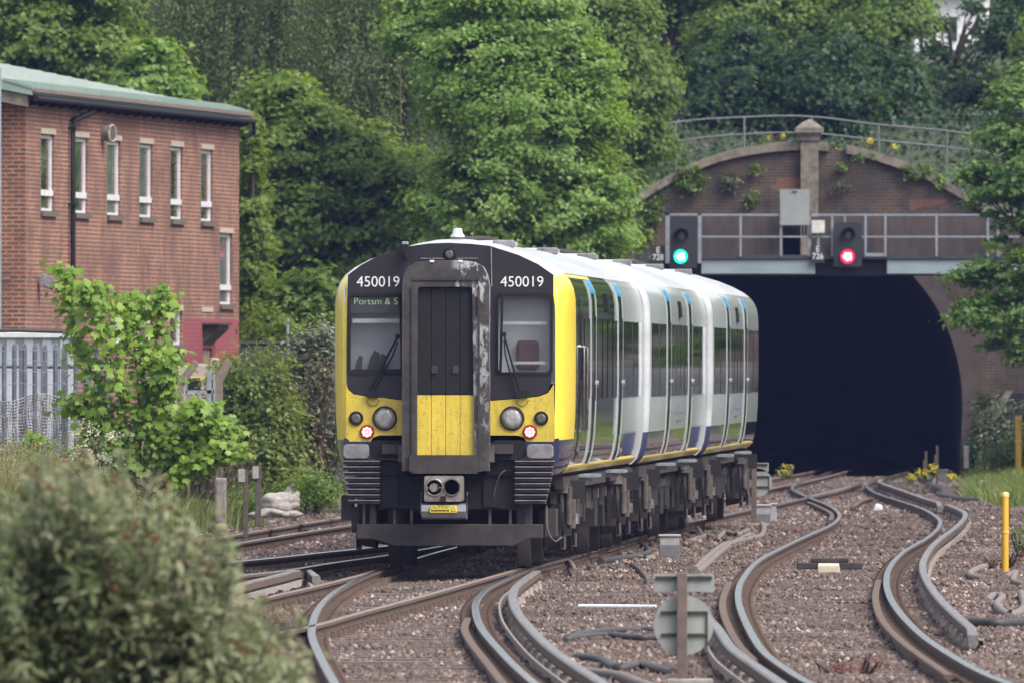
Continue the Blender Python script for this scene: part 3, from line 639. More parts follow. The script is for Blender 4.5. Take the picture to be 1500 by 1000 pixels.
p, q = LP(606, 407), LP(704, 411); mb.box2((p[0], -.315, q[2]), (q[0], -.29, p[2]), 0)
for i in range(17):
    for px in (598, 712): p = LP(px, 430+i*15); mb.box((p[0], -.306, p[2]), (.014, .014, .014), 1)
p, q = LP(602, 666), LP(707, 690); mb.box2((p[0], -.36, q[2]), (q[0], -.02, p[2]), 0)
p, q = LP(606, 688), LP(702, 690); mb.box2((p[0], -.38, q[2]-.02), (q[0], -.05, p[2]), 0)
mb.build('gangway_trim', [m_grime, m_grimel], cab, local=True)
for s, xa, xb, xc in ((-1, 592, 560, 591), (1, 718, 752, 719)):
    mb = MB(); p, q = LP(min(xa, xb), 650), LP(max(xa, xb), 664); mb.box2((p[0], -.1, q[2]), (q[0], -.02, p[2]), 0)
    p, q = LP(xc-6, 652), LP(xc+6, 676); mb.box2((p[0], -.2, q[2]), (q[0], -.02, p[2]), 1)
    mb.build('gangway_bracket', [m_grime, m_grimel], cab, local=True)
# lamps
def lamp(name, px, py, r, ml, lab=None):
    c = LP(px, py); mb = MB(); mb.tube([c+Vector((0, .02, 0)), c+Vector((0, -.03, 0)), c+Vector((0, -.036, 0))], [r*1.16/126.4, r*1.16/126.4, r*1.02/126.4], 24, 1, caps=False)
    mb.tube([c+Vector((0, .0, 0)), c+Vector((0, -.018, 0)), c+Vector((0, -.026, 0))], [r/126.4, r*.97/126.4, r*.5/126.4], 24, 0)
    return tag(mb.build(name, [ml, m_black], cab, local=True), lab)
for px in (563.5, 750.5): lamp('headlight', px, 612, 15.5, m_lens)
for px in (521.5, 793): lamp('marker_light', px, 612, 9, m_lensd)
for px in (537.5, 776.5):
    lamp('tail_light', px, 632, 9, m_tailr, 'lit red tail light')
    mb = MB(); c = LP(px, 632)
    for a in range(9):
        rr_ = 0 if a == 0 else 5.4; an = a*math.pi/4
        mb.disc(c+Vector((rr_*math.cos(an)/126.4, -.03, rr_*math.sin(an)/126.4)), .018, (0, -.012, 0), 10)
    mb.build('tail_light_bulbs', m_tail, cab, local=True)
lamp('top_lamp', 658.5, 372.5, 8, m_lensd)
mb = MB(); p = LP(592, 368); mb.prism([p+Vector((-.03, -.02, .08)), p+Vector((.055, -.02, .08)), p+Vector((.055, -.02, -.09)), p+Vector((.02, -.02, -.08)), p+Vector((-.03, -.02, 0))], (0, -.14, 0), 0)
mb.box(LP(594, 358, -.06), (.07, .14, .06), 1); mb.build('camera_housing', [m_black, m_galv], cab, local=True, bevel=.008)
mb = MB(); p = LP(666, 347, .6); mb.tube([p, p+Vector((0, 0, .03)), p+Vector((0, 0, .04)), p+Vector((0, 0, .10)), p+Vector((0, 0, .105))], [.085, .075, .06, .05, .02], 14, 0); mb.build('roof_antenna', m_white, cab, local=True)
mb = MB(); mb.tube([LP(719.5, 361, -.012), LP(720.5, 420, -.012)], .008, 5, 0)
for a in ((616, 652), (670, 700)): mb.tube([LP(a[0], 379, -.02), LP(a[1], 379, -.02)], .006, 5, 0)
for a in (635, 677): mb.box(LP(a, 383, -.3), (.05, .03, .025), 1)
mb.build('face_seam', [m_greyp, m_num], cab, local=True)
for p0, p1, hub, bl in (((541, 573), (583, 493), (546, 577), (586, 430, 590, 548)), ((762, 573), (739, 490), (765, 577), (736.5, 430, 733.5, 546))):
    mb = MB(); sg = -1 if p0[0] < 661 else 1
    mb.tube([LP(p0[0], p0[1], -.05), LP((p0[0]*.3+p1[0]*.7), p0[1]*.3+p1[1]*.7, -.10), LP(p1[0], p1[1], -.07)], .013, 6)
    mb.tube([LP(p0[0]+7*-sg, p0[1]+1, -.05), LP((p0[0]*.3+p1[0]*.7)+5*-sg, p0[1]*.3+p1[1]*.7+4, -.09), LP(p1[0], p1[1]+8, -.07)], .010, 6)
    mb.tube([LP(bl[0], bl[1], -.04), LP((bl[0]+bl[2])/2, (bl[1]+bl[3])/2, -.055), LP(bl[2], bl[3], -.04)], .016, 5)
    mb.box(LP(hub[0], hub[1], -.04), (.13, .06, .08)); mb.box(LP(p1[0], p1[1], -.07), (.05, .03, .05))
    mb.tube([LP(hub[0]+9*math.cos(a*.35), hub[1]+8+9*math.sin(a*.35), -.02) for a in range(10)], .004, 4)
    mb.build('wiper', m_black, cab, local=True)
# lower front
for x0, x1, a, b in ((502, 556, 512, 556), (755, 812, 755, 797)):
    mb = MB()
    for i in range(8):
        t0, t1 = i/8, (i+1)/8; y0_, y1_ = 674+i*8.2, 674+(i+1)*8.2
        xa, xb = x0+(a-x0)*t0, x1+(b-x1)*t0
        p, q = LP(xa, y0_), LP(xb, y1_); mb.box2((p[0], -.03, q[2]+.02), (q[0], .34, p[2]), 0); mb.box2((p[0]-.005, -.055, p[2]-.011), (q[0]+.005, .3, p[2]), 1)
    mb.build('ribbed_valance', [m_grime, m_greyp], cab, local=True)
for x0, x1 in ((503, 541), (772, 811)):
    mb = MB(); mb.prism(rrect(x0, 650, x1, 671, 6, 4, -.06), (0, .10, 0)); mb.build('anticlimber', m_greyp, cab, local=True, bevel=.01)
for q in ((541, 591), (719, 771)): mb = MB(); mb.prism(rrect(q[0], 644, q[1], 671, 9, 4, -.012), (0, .03, 0)); mb.build('jumper_recess', m_black, cab, local=True)
for px in (575, 737):
    mb = MB(); p, q = LP(px-14, 652), LP(px+14, 664); mb.box2((p[0], -.09, q[2]), (q[0], -.01, p[2]))
    mb.build('jumper_socket', m_grimel, cab, local=True, bevel=.01)
mb = MB(); p, q = LP(556, 672), LP(756, 745); mb.box2((p[0], .06, q[2]), (q[0], .5, p[2]), 0)
for px in (530, 575, 600, 715, 745, 775): a, b = LP(px, 738), LP(px+4, 772); mb.box2((a[0], .1, b[2]), (b[0], .14, a[2]), 1)
for px in (571, 720): a, b = LP(px-12, 690), LP(px+12, 742); mb.box2((a[0], .03, b[2]), (b[0], .08, a[2]), 0)
mb.tube(catmull([LP(741, 688, 0), LP(733, 694, -.02), LP(725, 715, .02), LP(722, 740, .05)], 4), .008, 5, 1)
mb.build('buffer_beam', [m_black, m_grimel], cab, local=True)
pl = [(522, 767), (795, 767), (795, 788), (776, 788), (752, 799), (578, 799), (545, 789), (522, 789)]
mb = MB(); mb.prism([LP(a, b, .05) for a, b in pl], (0, .12, 0), 0)
for px in (545, 772): a, b = LP(px-5, 735), LP(px+5, 770); mb.box2((a[0], .1, b[2]), (b[0], .2, a[2]), 0)
mb.build('obstacle_deflector', m_grime, cab, local=True, bevel=.012)
mb = MB(); mb.box2(LP(497, 762, .3), LP(512, 725, .9), 0); mb.box2(LP(512, 780, .3), LP(524, 742, .7), 0); mb.build('guard_iron', m_grime, cab, local=True); mb = MB(); mb.box2(LP(796, 785, .35), LP(812, 745, .9), 0)
mb.tube(catmull([LP(800, 740, .1), LP(802, 775, .05), LP(812, 792, .1), LP(822, 786, .2)], 5), .012, 5, 1); mb.build('guard_iron', [m_grime, m_grimel], cab, local=True)
# coupler
mb = MB(); p, q = LP(626, 696), LP(682, 732)
coup = holed('coupler', rrect(626, 696, 682, 733, 3), [[LP(641+11.4*math.cos(a*.3142), 712.5+11.4*math.sin(a*.3142)) for a in range(20)], [LP(666+11.4*math.cos(a*.3142), 712.5+11.4*math.sin(a*.3142)) for a in range(20)]], -.62, mat('worn coupler steel', (.25, .23, .225), .6, (.11, .075, .06), 9, bmp=.2), .35)
part(coup, cab)
mb = MB(); c = LP(641, 713); mb.tube([c+Vector((0, -.30, 0)), c+Vector((0, -.50, 0)), c+Vector((-.01, -.66, 0))], [.092, .08, .045], 18, 0)
mb.tube([c+Vector((-.085, -.63, .0)), c+Vector((.085, -.63, 0))], .006, 4, 0); mb.box(c+Vector((.03, -.60, 0)), (.05, .1, .05), 1)
mb.disc(LP(666, 713, -.30), .092, (0, .05, 0), 18, 1); c = LP(641, 712.5)
mb.tube([c+Vector((.095*math.cos(a*.3142), -.625, .095*math.sin(a*.3142))) for a in range(21)], .012, 5, 0); c = LP(666, 712.5); mb.tube([c+Vector((.095*math.cos(a*.3142), -.625, .095*math.sin(a*.3142))) for a in range(21)], .010, 5, 2)
mb.cyl(LP(654, 713, -.3), LP(654, 713, .2), .13, .15, 12, 1); mb.box(LP(654, 729, -.63), (.06, .03, .06), 1)
mb.build('coupler_cone', [m_steel, m_black, m_grimel], cab, local=True)
mb = MB(); z0, z1 = LP(0, 759)[2], LP(0, 736)[2]; x0, x1 = LP(622, 0)[0], LP(687, 0)[0]
mb.prism([Vector((x0, -.5, z1)), Vector((x0, -.62, z1-.02)), Vector((x0, -.66, z1-.09)), Vector((x0, -.62, z0+.02)), Vector((x0, -.52, z0)), Vector((x0, -.35, z0)), Vector((x0, -.35, z1))], (x1-x0, 0, 0), 0)
for px in (621, 688): mb.tube([LP(px, 720, -.5), LP(px, 737, -.58), LP(px, 752, -.55)], .012, 5, 1)
eb = mb.build('coupler_electric_box', [mat('blue grey coupler cover', (.20, .21, .24), .5, (.11, .11, .12), 8), m_grimel], cab, local=True)
mb = MB(); p, q = LP(635, 749), LP(674, 739); mb.box2((p[0], -.675, p[2]), (q[0], -.655, q[2])); mb.build('caution_label', m_yellow, cab, local=True)
text_mesh('caution_lettering', 'CAUTION !', .048, m_black, cab, LP(650, 741.6, -.676), ext=.001)
mb = MB()
for i in range(14):
    c = LP(637+i*1.95, 746.3, -.676); mb.box(c, (.010, .002, .022)); mb.box(c+Vector((.005, 0, .006*(i % 3))), (.008, .002, .005))
mb.build('small_print', m_black, cab, local=True)
mb = MB(); c = LP(669, 744, -.676); mb.tube([c+Vector((-.028, 0, -.025)), c+Vector((.028, 0, -.025)), c+Vector((0, 0, .03)), c+Vector((-.028, 0, -.025))], .004, 4); mb.build('warning_triangle', m_black, cab, local=True)
# ------------------------------------------------------------------ tunnel portal, gantry, signals, railing
m_pbrick = brickmat('sooty portal brick', (.095, .053, .036), (.050, .039, .033), (.11, .096, .078), (.020, .019, .018), blot=(.20, .16, .13), patch_c=(.26, .10, .05))
m_tun = mat('sooty tunnel lining', (.02, .02, .022), .95, (.012, .012, .013), 1)
m_rust = mat('rusty brown mesh panel', (.085, .062, .055), .8, (.050, .040, .040), 2.2, stretch=(2.5, 1, .6))
PY = 342.0
def PP(px, py, y=PY): return P(px, py, y)
ACX, AHW, AB, ASY = 1172, 238, 258, 590
def archpts(n=40, grow=0, y=PY):
    out = [PP(ACX+AHW*.985+grow, 706, y)]
    for i in range(n+1):
        a = math.pi*i/n; out.append(PP(ACX+(AHW+grow)*math.cos(a), ASY-(AB+grow)*math.sin(a), y))
    out.append(PP(ACX-AHW*.985-grow, 706, y)); return out
port = thing('tunnel_portal', 'weathered brown brick tunnel portal with a curved coping and a central pillar', 'tunnel portal', PP(ACX, 700))
cop = [(600, 545), (700, 480), (800, 390), (880, 325), (932, 287), (985, 254), (1040, 229), (1100, 214), (1173, 207), (1240, 212), (1300, 228), (1350, 247), (1405, 276), (1480, 325), (1560, 390), (1700, 500), (1800, 560)]
copd = [np.array((*q, 0.0)) for q in cop]; cops = catmull([(a, b, 0) for a, b in cop], 5)
arch = archpts()
def arch_wall():
    bm = bmesh.new(); ol = [PP(p[0], p[1]+9) for p in cops]
    loop = ol+[PP(1800, 720)]+[arch[0]+Vector((0, 0, -.25))]+arch[1:-1]+[arch[-1]+Vector((0, 0, -.25))]+[PP(600, 720)]
    vs = [bm.verts.new(p) for p in loop]; ed = [bm.edges.new((vs[i], vs[(i+1) % len(vs)])) for i in range(len(vs))]
    bmesh.ops.triangle_fill(bm, use_beauty=True, edges=ed)
    r = bmesh.ops.extrude_face_region(bm, geom=bm.faces[:]); bmesh.ops.translate(bm, verts=[v for v in r['geom'] if isinstance(v, bmesh.types.BMVert)], vec=(0, 1.6, 0))
    bmesh.ops.recalc_face_normals(bm, faces=bm.faces); uv = bm.loops.layers.uv.new('uv')
    for f in bm.faces:
        for l in f.loops: l[uv].uv = (l.vert.co.x+l.vert.co.y, l.vert.co.z)
    o_ = port.location; bmesh.ops.translate(bm, verts=bm.verts, vec=-o_)
    me = bpy.data.meshes.new('wall'); bm.to_mesh(me); bm.free(); me.materials.append(m_pbrick); o = bpy.data.objects.new('wall', me); COL.objects.link(o); o.parent = port
arch_wall()
mb = MB(); n_ = len(arch); a0 = archpts(y=PY-.06); a1 = archpts(grow=22, y=PY-.06)
for i in range(len(a0)-1):
    mb.prism([a0[i], a0[i+1], a1[i+1], a1[i]], (0, .4, 0))
mb.build('arch_ring', mat('sooty arch brick', (.085, .062, .055), .9, (.045, .037, .036), 2.5, bmp=.5, bscale=14), port)
mb = MB(); b = None
ca = [PP(p[0], p[1], PY-.12) for p in cops]; cb = [PP(p[0], p[1]+13, PY-.12) for p in cops]
for i in range(len(ca)-1):
    xm = cops[i][0]
    if 1203 < xm < 1236: continue
    mb.prism([ca[i], ca[i+1], cb[i+1], cb[i]], (0, .7, 0))
mb.build('coping', m_stone, port, merge=True)
mb = MB()
def pb(x0, x1, y0, y1, d0, d1, m=0): mb.box2(PP(x0, y1, PY-d0), PP(x1, y0, PY+d1), m)
pb(1173, 1198, 205, 398, .22, .3); pb(1171, 1200, 198, 206, .26, .3); pb(1168, 1203, 194, 198.5, .30, .3); pb(1165, 1206, 188, 194.5, .36, .3)
zc = [PP(1165, 188, PY-.36), PP(1206, 188, PY-.36), PP(1206, 188, PY+.27), PP(1165, 188, PY+.27)]; ap = PP(1185.5, 175, PY-.05)
zc2 = [q.lerp(Vector((ap.x, ap.y, q.z)), .55)+Vector((0, 0, .14)) for q in zc]
mb.add(zc+zc2+[ap], [(0, 1, 5, 4), (1, 2, 6, 5), (2, 3, 7, 6), (3, 0, 4, 7), (4, 5, 8), (5, 6, 8), (6, 7, 8), (7, 4, 8), (3, 2, 1, 0)])
mb.build('pillar', m_stone, port)
mb = MB(); prev = None
ringsY = [PY+1.0, PY+20, PY+60, PY+110]; NA = len(arch)
for Y_ in ringsY: mb.v += [(p.x+(.02*(Y_-PY) if 0 else 0), Y_, p.z) for p in arch]
for i in range(len(ringsY)-1):
    for k in range(NA-1): mb.f.append([i*NA+k, i*NA+k+1, (i+1)*NA+k+1, (i+1)*NA+k]); mb.m.append(0); mb.sm.append(True)
mb.f.append([3*NA+k for k in range(NA)]); mb.m.append(0); mb.sm.append(False)
mb.build('tunnel_lining', m_tun, port)
mb = MB()                                                      # wing wall with sloping stone cap to the right
mb.prism([PP(1478, 575, 336), PP(1700, 575, 336), PP(1700, 720, 336), PP(1465, 720, 336), PP(1428, 655, 336)], (0, 5.9, 0), 0); mb.prism([PP(1424, 652, 335.9), PP(1474, 572, 335.9), PP(1484, 572, 335.9), PP(1434, 660, 335.9)], (0, 1.2, 0), 1)
mb.build('wing_wall', [m_tun, m_stone], port)
GY = 336.0
gan = thing('signal_gantry', 'grey steel signal gantry with handrails spanning in front of the tunnel arch', 'gantry', P(1185, 402, GY))
def gb(mb, x0, x1, y0, y1, d0, d1, m=0): mb.box2(P(x0, y1, GY-d0), P(x1, y0, GY+d1), m)
m_gbeam = mat('pale grey gantry beam', (.27, .33, .36), .6, (.2, .25, .28), 2.5, stretch=(.4, 1, 1))
mb = MB(); gb(mb, 1027, 1194, 380, 402, .30, -.15); gb(mb, 1299, 1640, 380, 402, .30, -.15); mb.build('beam', m_gbeam, gan, bevel=.02)
m_gdk = mat('dark gantry steel', (.045, .048, .06), .7, (.03, .03, .04), 3)
mb = MB(); gb(mb, 950, 1640, 374.5, 379.5, .35, 1.2); gb(mb, 960, 1640, 385, 404, -.1, 1.0); gb(mb, 1640, 1660, 372, 700, .2, .2); gb(mb, 940, 955, 372, 700, .4, .0); mb.build('walkway', m_gdk, gan)
mb = MB()
for x in (1025, 1085, 1144, 1219, 1268, 1297, 1372, 1447, 1462, 1530, 1600): gb(mb, x-1.6, x+1.6, 313, 376, .38, -.32)
gb(mb, 975, 981, 313, 386, .5, -.40); gb(mb, 1022.5, 1027.5, 313, 386, .5, -.40)
for y in (315, 347): gb(mb, 1027, 1640, y-1.5, y+1.5, .37, -.33) if y == 315 else (gb(mb, 1027, 1219, y-1.3, y+1.3, .37, -.33), gb(mb, 1262, 1640, y-1.3, y+1.3, .37, -.33))
gb(mb, 975, 1027, 313, 316, .5, -.45); gb(mb, 1268, 1297, 371, 376, .37, -.33); gb(mb, 1184, 1188, 313, 376, .37, -.33); gb(mb, 1197, 1200.5, 340, 366, .39, -.35)
gb(mb, 1236.5, 1239, 315, 327, .37, -.33)
mb.build('handrail', m_galv, gan)
mb = MB(); gb(mb, 1028, 1147, 318, 375, .0, .05); gb(mb, 1187, 1640, 318, 375, .0, .05); gb(mb, 1147, 1187, 318, 331, .0, .05)
for i in range(9): gb(mb, 1148+i*4.4, 1151+i*4.4, 330, 345+(i*7) % 5, .02, .03, 1)
mb.build('backing_panel', [m_rust, m_black], gan)
mb = MB(); gb(mb, 1142.5, 1185.5, 277.5, 330, .44, -.40); gb(mb, 1143, 1146, 290, 320, .45, -.40); gb(mb, 1160, 1168, 280, 281.5, .46, -.42, 1)
tag(mb.build('plywood_board', [mat('weathered grey board', (.28, .30, .30), .9, (.22, .24, .24), 1.6), m_gdk], None, loc=P(1164, 330, GY)), 'tall weathered grey board fixed to the middle of the gantry handrail', 'board')
mb = MB(); gb(mb, 1189, 1208, 323, 341.5, .46, -.41); 
tag(mb.build('blank_sign', mat('white sign face', (.62, .62, .58), .6), None, loc=P(1199, 341, GY)), 'small blank white square sign on the gantry beside the red signal', 'sign')
m_sigb = mat('black signal plate', (.022, .024, .028), .6, (.015, .016, .02), 5)
m_green = emis('lit green lens', (.10, 1, .62), 5); m_greenr = emis('green lens halo glow', (0, .75, .45), 1.0)
m_red = emis('lit red signal lens', (1, .10, .13), 6); m_redr = emis('red lens halo glow', (1, .01, .04), 1.1)
def signal(label, cx, top, bot, ux, uy, lx, ly, hw, lit, rim, col, number, nx, ny0, ny1):
    t = thing('railway_signal', label, 'signal', P(cx, bot, GY-.5), 0, 'signals on the gantry')
    mb = MB(); c = [P(cx-hw, top+4, GY-.5), P(cx-hw+4, top, GY-.5), P(cx+hw-4, top, GY-.5), P(cx+hw, top+4, GY-.5), P(cx+hw, bot, GY-.5), P(cx-hw, bot, GY-.5)]
    mb.prism(c, (0, .06, 0)); mb.box2(P(cx-hw*.6, bot-4, GY-.45), P(cx+hw*.6, top+8, GY-.1)); mb.build('backplate', m_sigb, t)
    for x, y, on in ((ux, uy, 0), (lx, ly, 1)):
        r = (9 if on else 8.5)/S(GY); q = P(x, y, GY-.5); mb = MB()
        n = 18; vs = []; 
        for rr_, dy in ((r*1.2, 0), (r*1.2, 1)):
            for k in range(n+1):
                a = math.pi*(-.15+1.3*k/n); ln = .28*(.35+.65*max(0, math.sin(a))); vs.append(q+Vector((rr_*math.cos(a), -ln*dy, rr_*math.sin(a))))
        mb.add(vs, [(k, k+1, n+2+k, n+1+k) for k in range(n)], 0, True); h = mb.build('hood', m_black, t); so = h.modifiers.new('s', 'SOLIDIFY'); so.thickness = .008
        mb = MB()
        if on:
            mb.disc(q+Vector((0, -.01, 0)), r*1.16, (0, -.02, 0), 24, 1); rs = random.Random(2)  # oversized coloured disc adds a painted halo round the lit lens
            for k in range(19):
                a = k*2.4; d = r*.70*math.sqrt((k+.3)/19); mb.disc(q+Vector((d*math.cos(a), -.03, d*math.sin(a))), r*.22, (0, -.015, 0), 8, 0)
            tag(mb.build('lit_lens', [lit, rim], t), 'glowing '+col+' lens')
        else:
            mb.tube([q, q+Vector((0, -.03, 0)), q+Vector((0, -.045, 0))], [r, r*.95, r*.4], 20); mb.build('unlit_lens', m_lensd, t)
    mb = MB(); mb.box2(P(nx-10, ny1, GY-.42), P(nx+10, ny0, GY-.40)); mb.build('number_plate', m_sigb, t)
    text_mesh('plate_lettering', 'E', .185, m_num, t, P(nx, ny0+6, GY-.43), local=False, bold=.002); text_mesh('plate_lettering', number, .185, m_num, t, P(nx, ny0+16.5, GY-.43), local=False, sx=.92, bold=.002)
signal('signal showing a green light at the left end of the gantry', 1001, 318, 393, 998, 345, 997, 376, 20, m_green, m_greenr, 'green', '728', 964, 361, 392)
signal('signal showing a red light near the middle of the gantry', 1242, 326, 391, 1242.5, 344, 1241.5, 376, 20.5, m_red, m_redr, 'red', '726', 1198, 359.5, 385)
# railing above the portal
RY = 346.5; m_fgalv = mat('dull old railing steel', (.17, .175, .19), .7, (.11, .105, .11), 6)
t = thing('handrail_fence', 'thin grey two bar railing curving over the top of the tunnel portal', 'railing', P(1185, 210, RY))
top_ = catmull([(860, 205, 0), (985, 180, 0), (1090, 172, 0), (1185, 171, 0), (1287, 183, 0), (1387, 192, 0), (1455, 203, 0), (1560, 228, 0)], 6); mid_ = catmull([(860, 232, 0), (1000, 206, 0), (1090, 197, 0), (1185, 195, 0), (1287, 206, 0), (1387, 216, 0), (1455, 227, 0), (1560, 255, 0)], 6)
for q in (top_, mid_): mb = MB(); mb.tube([P(a[0], a[1], RY) for a in q], .022, 8); mb.build('rail', m_fgalv, t)
for x, y0, y1 in ((900, 197, 275), (990, 179, 232), (1090, 172, 215), (1189, 171, 212), (1287, 183, 218), (1387, 192, 245), (1480, 208, 290)):
    mb = MB(); mb.tube([P(x, y1+25, RY), P(x, y0, RY)], .028, 8); mb.build('post', m_fgalv, t)
# ------------------------------------------------------------------ brick building on the left
m_brick = brickmat('red brown brick', (.245, .068, .038), (.105, .039, .032), (.33, .245, .175), (.105, .046, .037), ms=.013, blot=(.28, .13, .08))
m_redp = brickmat('brick painted dull red', (.27, .062, .072), (.23, .052, .062), (.20, .045, .055), (.21, .05, .06))
BA, BB = Vector((-8.58, 265, 0)), Vector((-5.27, 290, 0)); bax = (BB-BA).normalized(); bnx = Vector((bax.y, -bax.x, 0)); BL = (BB-BA).length
def bu(px):                                                     # distance along the long wall at a photo column
    k = (px-750)/F; return (k*BA.y-BA.x)/(bax.x-k*bax.y)
def bz(px, py): u = bu(px); return HC+(HY-py)*(BA.y+bax.y*u)/F
def BW(u, z, d=0): p = BA+bax*u+bnx*d; return Vector((p.x, p.y, z))
bld = thing('brick_building', 'two storey red brick railway building with narrow white windows and a green sloping roof', 'building', BA)
def wall_open(name, P3, ua, ub, za, zb, opens, mats, mfun, depth=.11):
    us = sorted({ua, ub}|{v for o_ in opens for v in (o_[0], o_[1]) if ua < v < ub}|set(mfun[1])); zs = sorted({za, zb}|{v for o_ in opens for v in (o_[2], o_[3])}|set(mfun[2]))
    V, Fc, Mi, UV = [], [], [], []
    def quad(pts, uvs, m): b_ = len(V); V.extend(pts); Fc.append([b_, b_+1, b_+2, b_+3]); Mi.append(m); UV.extend(uvs)
    for i in range(len(us)-1):
        for j in range(len(zs)-1):
            u, z = (us[i]+us[i+1])/2, (zs[j]+zs[j+1])/2
            if any(o_[0] < u < o_[1] and o_[2] < z < o_[3] for o_ in opens): continue
            c = [(us[i], zs[j]), (us[i+1], zs[j]), (us[i+1], zs[j+1]), (us[i], zs[j+1])]; quad([P3(*q, 0) for q in c], c, mfun[0](u, z))
    for o_ in opens:
        for (a, b_), (c, d) in (((o_[0], o_[2]), (o_[0], o_[3])), ((o_[1], o_[2]), (o_[1], o_[3])), ((o_[0], o_[2]), (o_[1], o_[2])), ((o_[0], o_[3]), (o_[1], o_[3]))):
            quad([P3(a, b_, 0), P3(c, d, 0), P3(c, d, -depth-.2), P3(a, b_, -depth-.2)], [(0, b_), (0, d), (.3, d), (.3, b_)], mfun[0]((a+c)/2, (b_+d)/2))
    me = bpy.data.meshes.new(name); off = wloc(bld); me.from_pydata([tuple(p-off) for p in V], [], Fc); uv = me.uv_layers.new(name='uv')
    for l in me.loops: uv.data[l.index].uv = UV[l.vertex_index]
    for m in mats: me.materials.append(m)
    me.polygons.foreach_set('material_index', Mi); o = bpy.data.objects.new(name, me); COL.objects.link(o); o.parent = bld; return o
def op(x0, x1, yt, yb): return (bu(x0), bu(x1), bz((x0+x1)/2, yb), bz((x0+x1)/2, yt))
upper = [op(60, 80, 197, 309.5), op(109, 129, 203, 313.5), op(157, 177, 207.5, 317), op(204.5, 224, 211.5, 320), op(250, 268, 215, 323), op(294.5, 312, 219, 326)]
zt, zb_ = 6.50, 5.13; upper = [(a, b, zb_, zt) for a, b, c, d in upper]
stair = (bu(322), bu(340.5), 3.56, 4.93); low = [(bu(249), bu(267), 2.78, 3.42), (bu(205), bu(224), 2.78, 3.42), (bu(160), bu(180), 2.78, 3.42)]
door = (bu(297), bu(311), -.1, 2.72)
opens = upper+[stair]+low+[door]
ur, zr = bu(268), 3.28
wall_open('wall', BW, 0, BL, -.3, 7.05, opens, [m_brick, m_redp], (lambda u, z: 1 if (u > ur and z < zr) else 0, [ur], [zr]))
left = -bnx
def LW(u, z, d=0): p = BA-bnx*u-bax*d; return Vector((p.x, p.y, z))
wall_open('wall', LW, 0, 9, -.3, 7.05, [], [m_brick], (lambda u, z: 0, [], []))
def FW(u, z, d=0): p = BB-bnx*u+bax*d; return Vector((p.x, p.y, z))
wall_open('wall', FW, 0, 9, -.3, 7.05, [], [m_brick], (lambda u, z: 0, [], []))
def bar(mb, u0, u1, z0, z1, d0, d1, m=0, W=BW):
    vs = [W(u, z, d) for u in (u0, u1) for z in (z0, z1) for d in (d0, d1)]; mb.add(vs, [(0, 1, 3, 2), (4, 6, 7, 5), (0, 4, 5, 1), (2, 3, 7, 6), (0, 2, 6, 4), (1, 5, 7, 3)], m)
m_lintel = mat('cream concrete lintel', (.42, .36, .29), .9, (.34, .29, .23), 7); m_sill = mat('dark tile sill', (.13, .10, .085), .9, (.09, .07, .06), 9)
for o_ in upper+[stair]+low:
    u0, u1, z0, z1 = o_; mb = MB(); big = o_ not in low; D0, D1 = -.13, -.055
    f = .085
    bar(mb, u0, u0+f, z0, z1, D0, D1); bar(mb, u1-f*1.2, u1, z0, z1, D0, D1+.002); bar(mb, u0, u1, z1-f*.9, z1, D0-.002, D1+.004); bar(mb, u0, u1, z0, z0+f*.6, D0-.002, D1+.004)
    if big: zm = z0+(z1-z0)*.20; bar(mb, u0, u1, zm, zm+.105, D0-.004, D1+.03)
    wn = mb.build('window', m_pvc, bld)
    mb = MB(); bar(mb, u0, u1, z0, z1, -.095, -.078); mb.build('pane', m_pane2 if int(u0*7) % 3 == 0 else m_pane, wn)
    mb = MB(); bar(mb, u0-.06, u1+.10, z0-.095, z0, -.05, .06); mb.build('sill', m_sill, wn)
    mb = MB(); bar(mb, u0-.04, u1+.04, z1, z1+.10, -.05, .02); mb.build('lintel', m_lintel, wn)
    mb = MB(); bar(mb, u0, u1, z0, z1, -.8, -.75); mb.build('room_behind', mat('dim room', (.12, .13, .13), .9), wn)
mb = MB(); bar(mb, door[0], door[1], -.1, 2.68, -.25, -.2); bar(mb, door[0], door[1], 2.40, 2.72, -.14, -.05, 1); mb.build('door', [m_black, m_brick], bld)
mb = MB(); bar(mb, bu(295), bu(311), bz(302, 457), bz(302, 450), -.1, .02); mb.build('lintel', m_lintel, bld)
mb = MB(); u0, u1 = bu(297), bu(312); z = bz(304, 478); mb.prism([BW(u0, z+.02, 0), BW(u0, z+.02, .30), BW(u0, z-.06, .30), BW(u0, z-.34, .0)], bax*(u1-u0), 0); bar(mb, u0-.1, u1+.1, z+.02, z+.06, -.02, .36, 0); mb.build('canopy', [mat('dark canopy sheet', (.05, .045, .045), .7)], bld)
mb = MB()
for W_ in (LW, FW): mb.prism([W_(0, 7.05, 0), W_(9, 7.05, 0), W_(7, 7.05+1.5, 0), W_(0, 7.2, 0)], bax*(.12 if W_ is LW else -.12), 0)
mb.prism([W_(8.99, -.3) for W_ in (LW,)]+[FW(8.99, -.3), FW(8.99, 7.05), LW(8.99, 7.05)], -bnx*.01, 0)
mb.build('gable', mat('plain brick gable', (.22, .085, .055), .9, (.14, .06, .045), 6), bld)
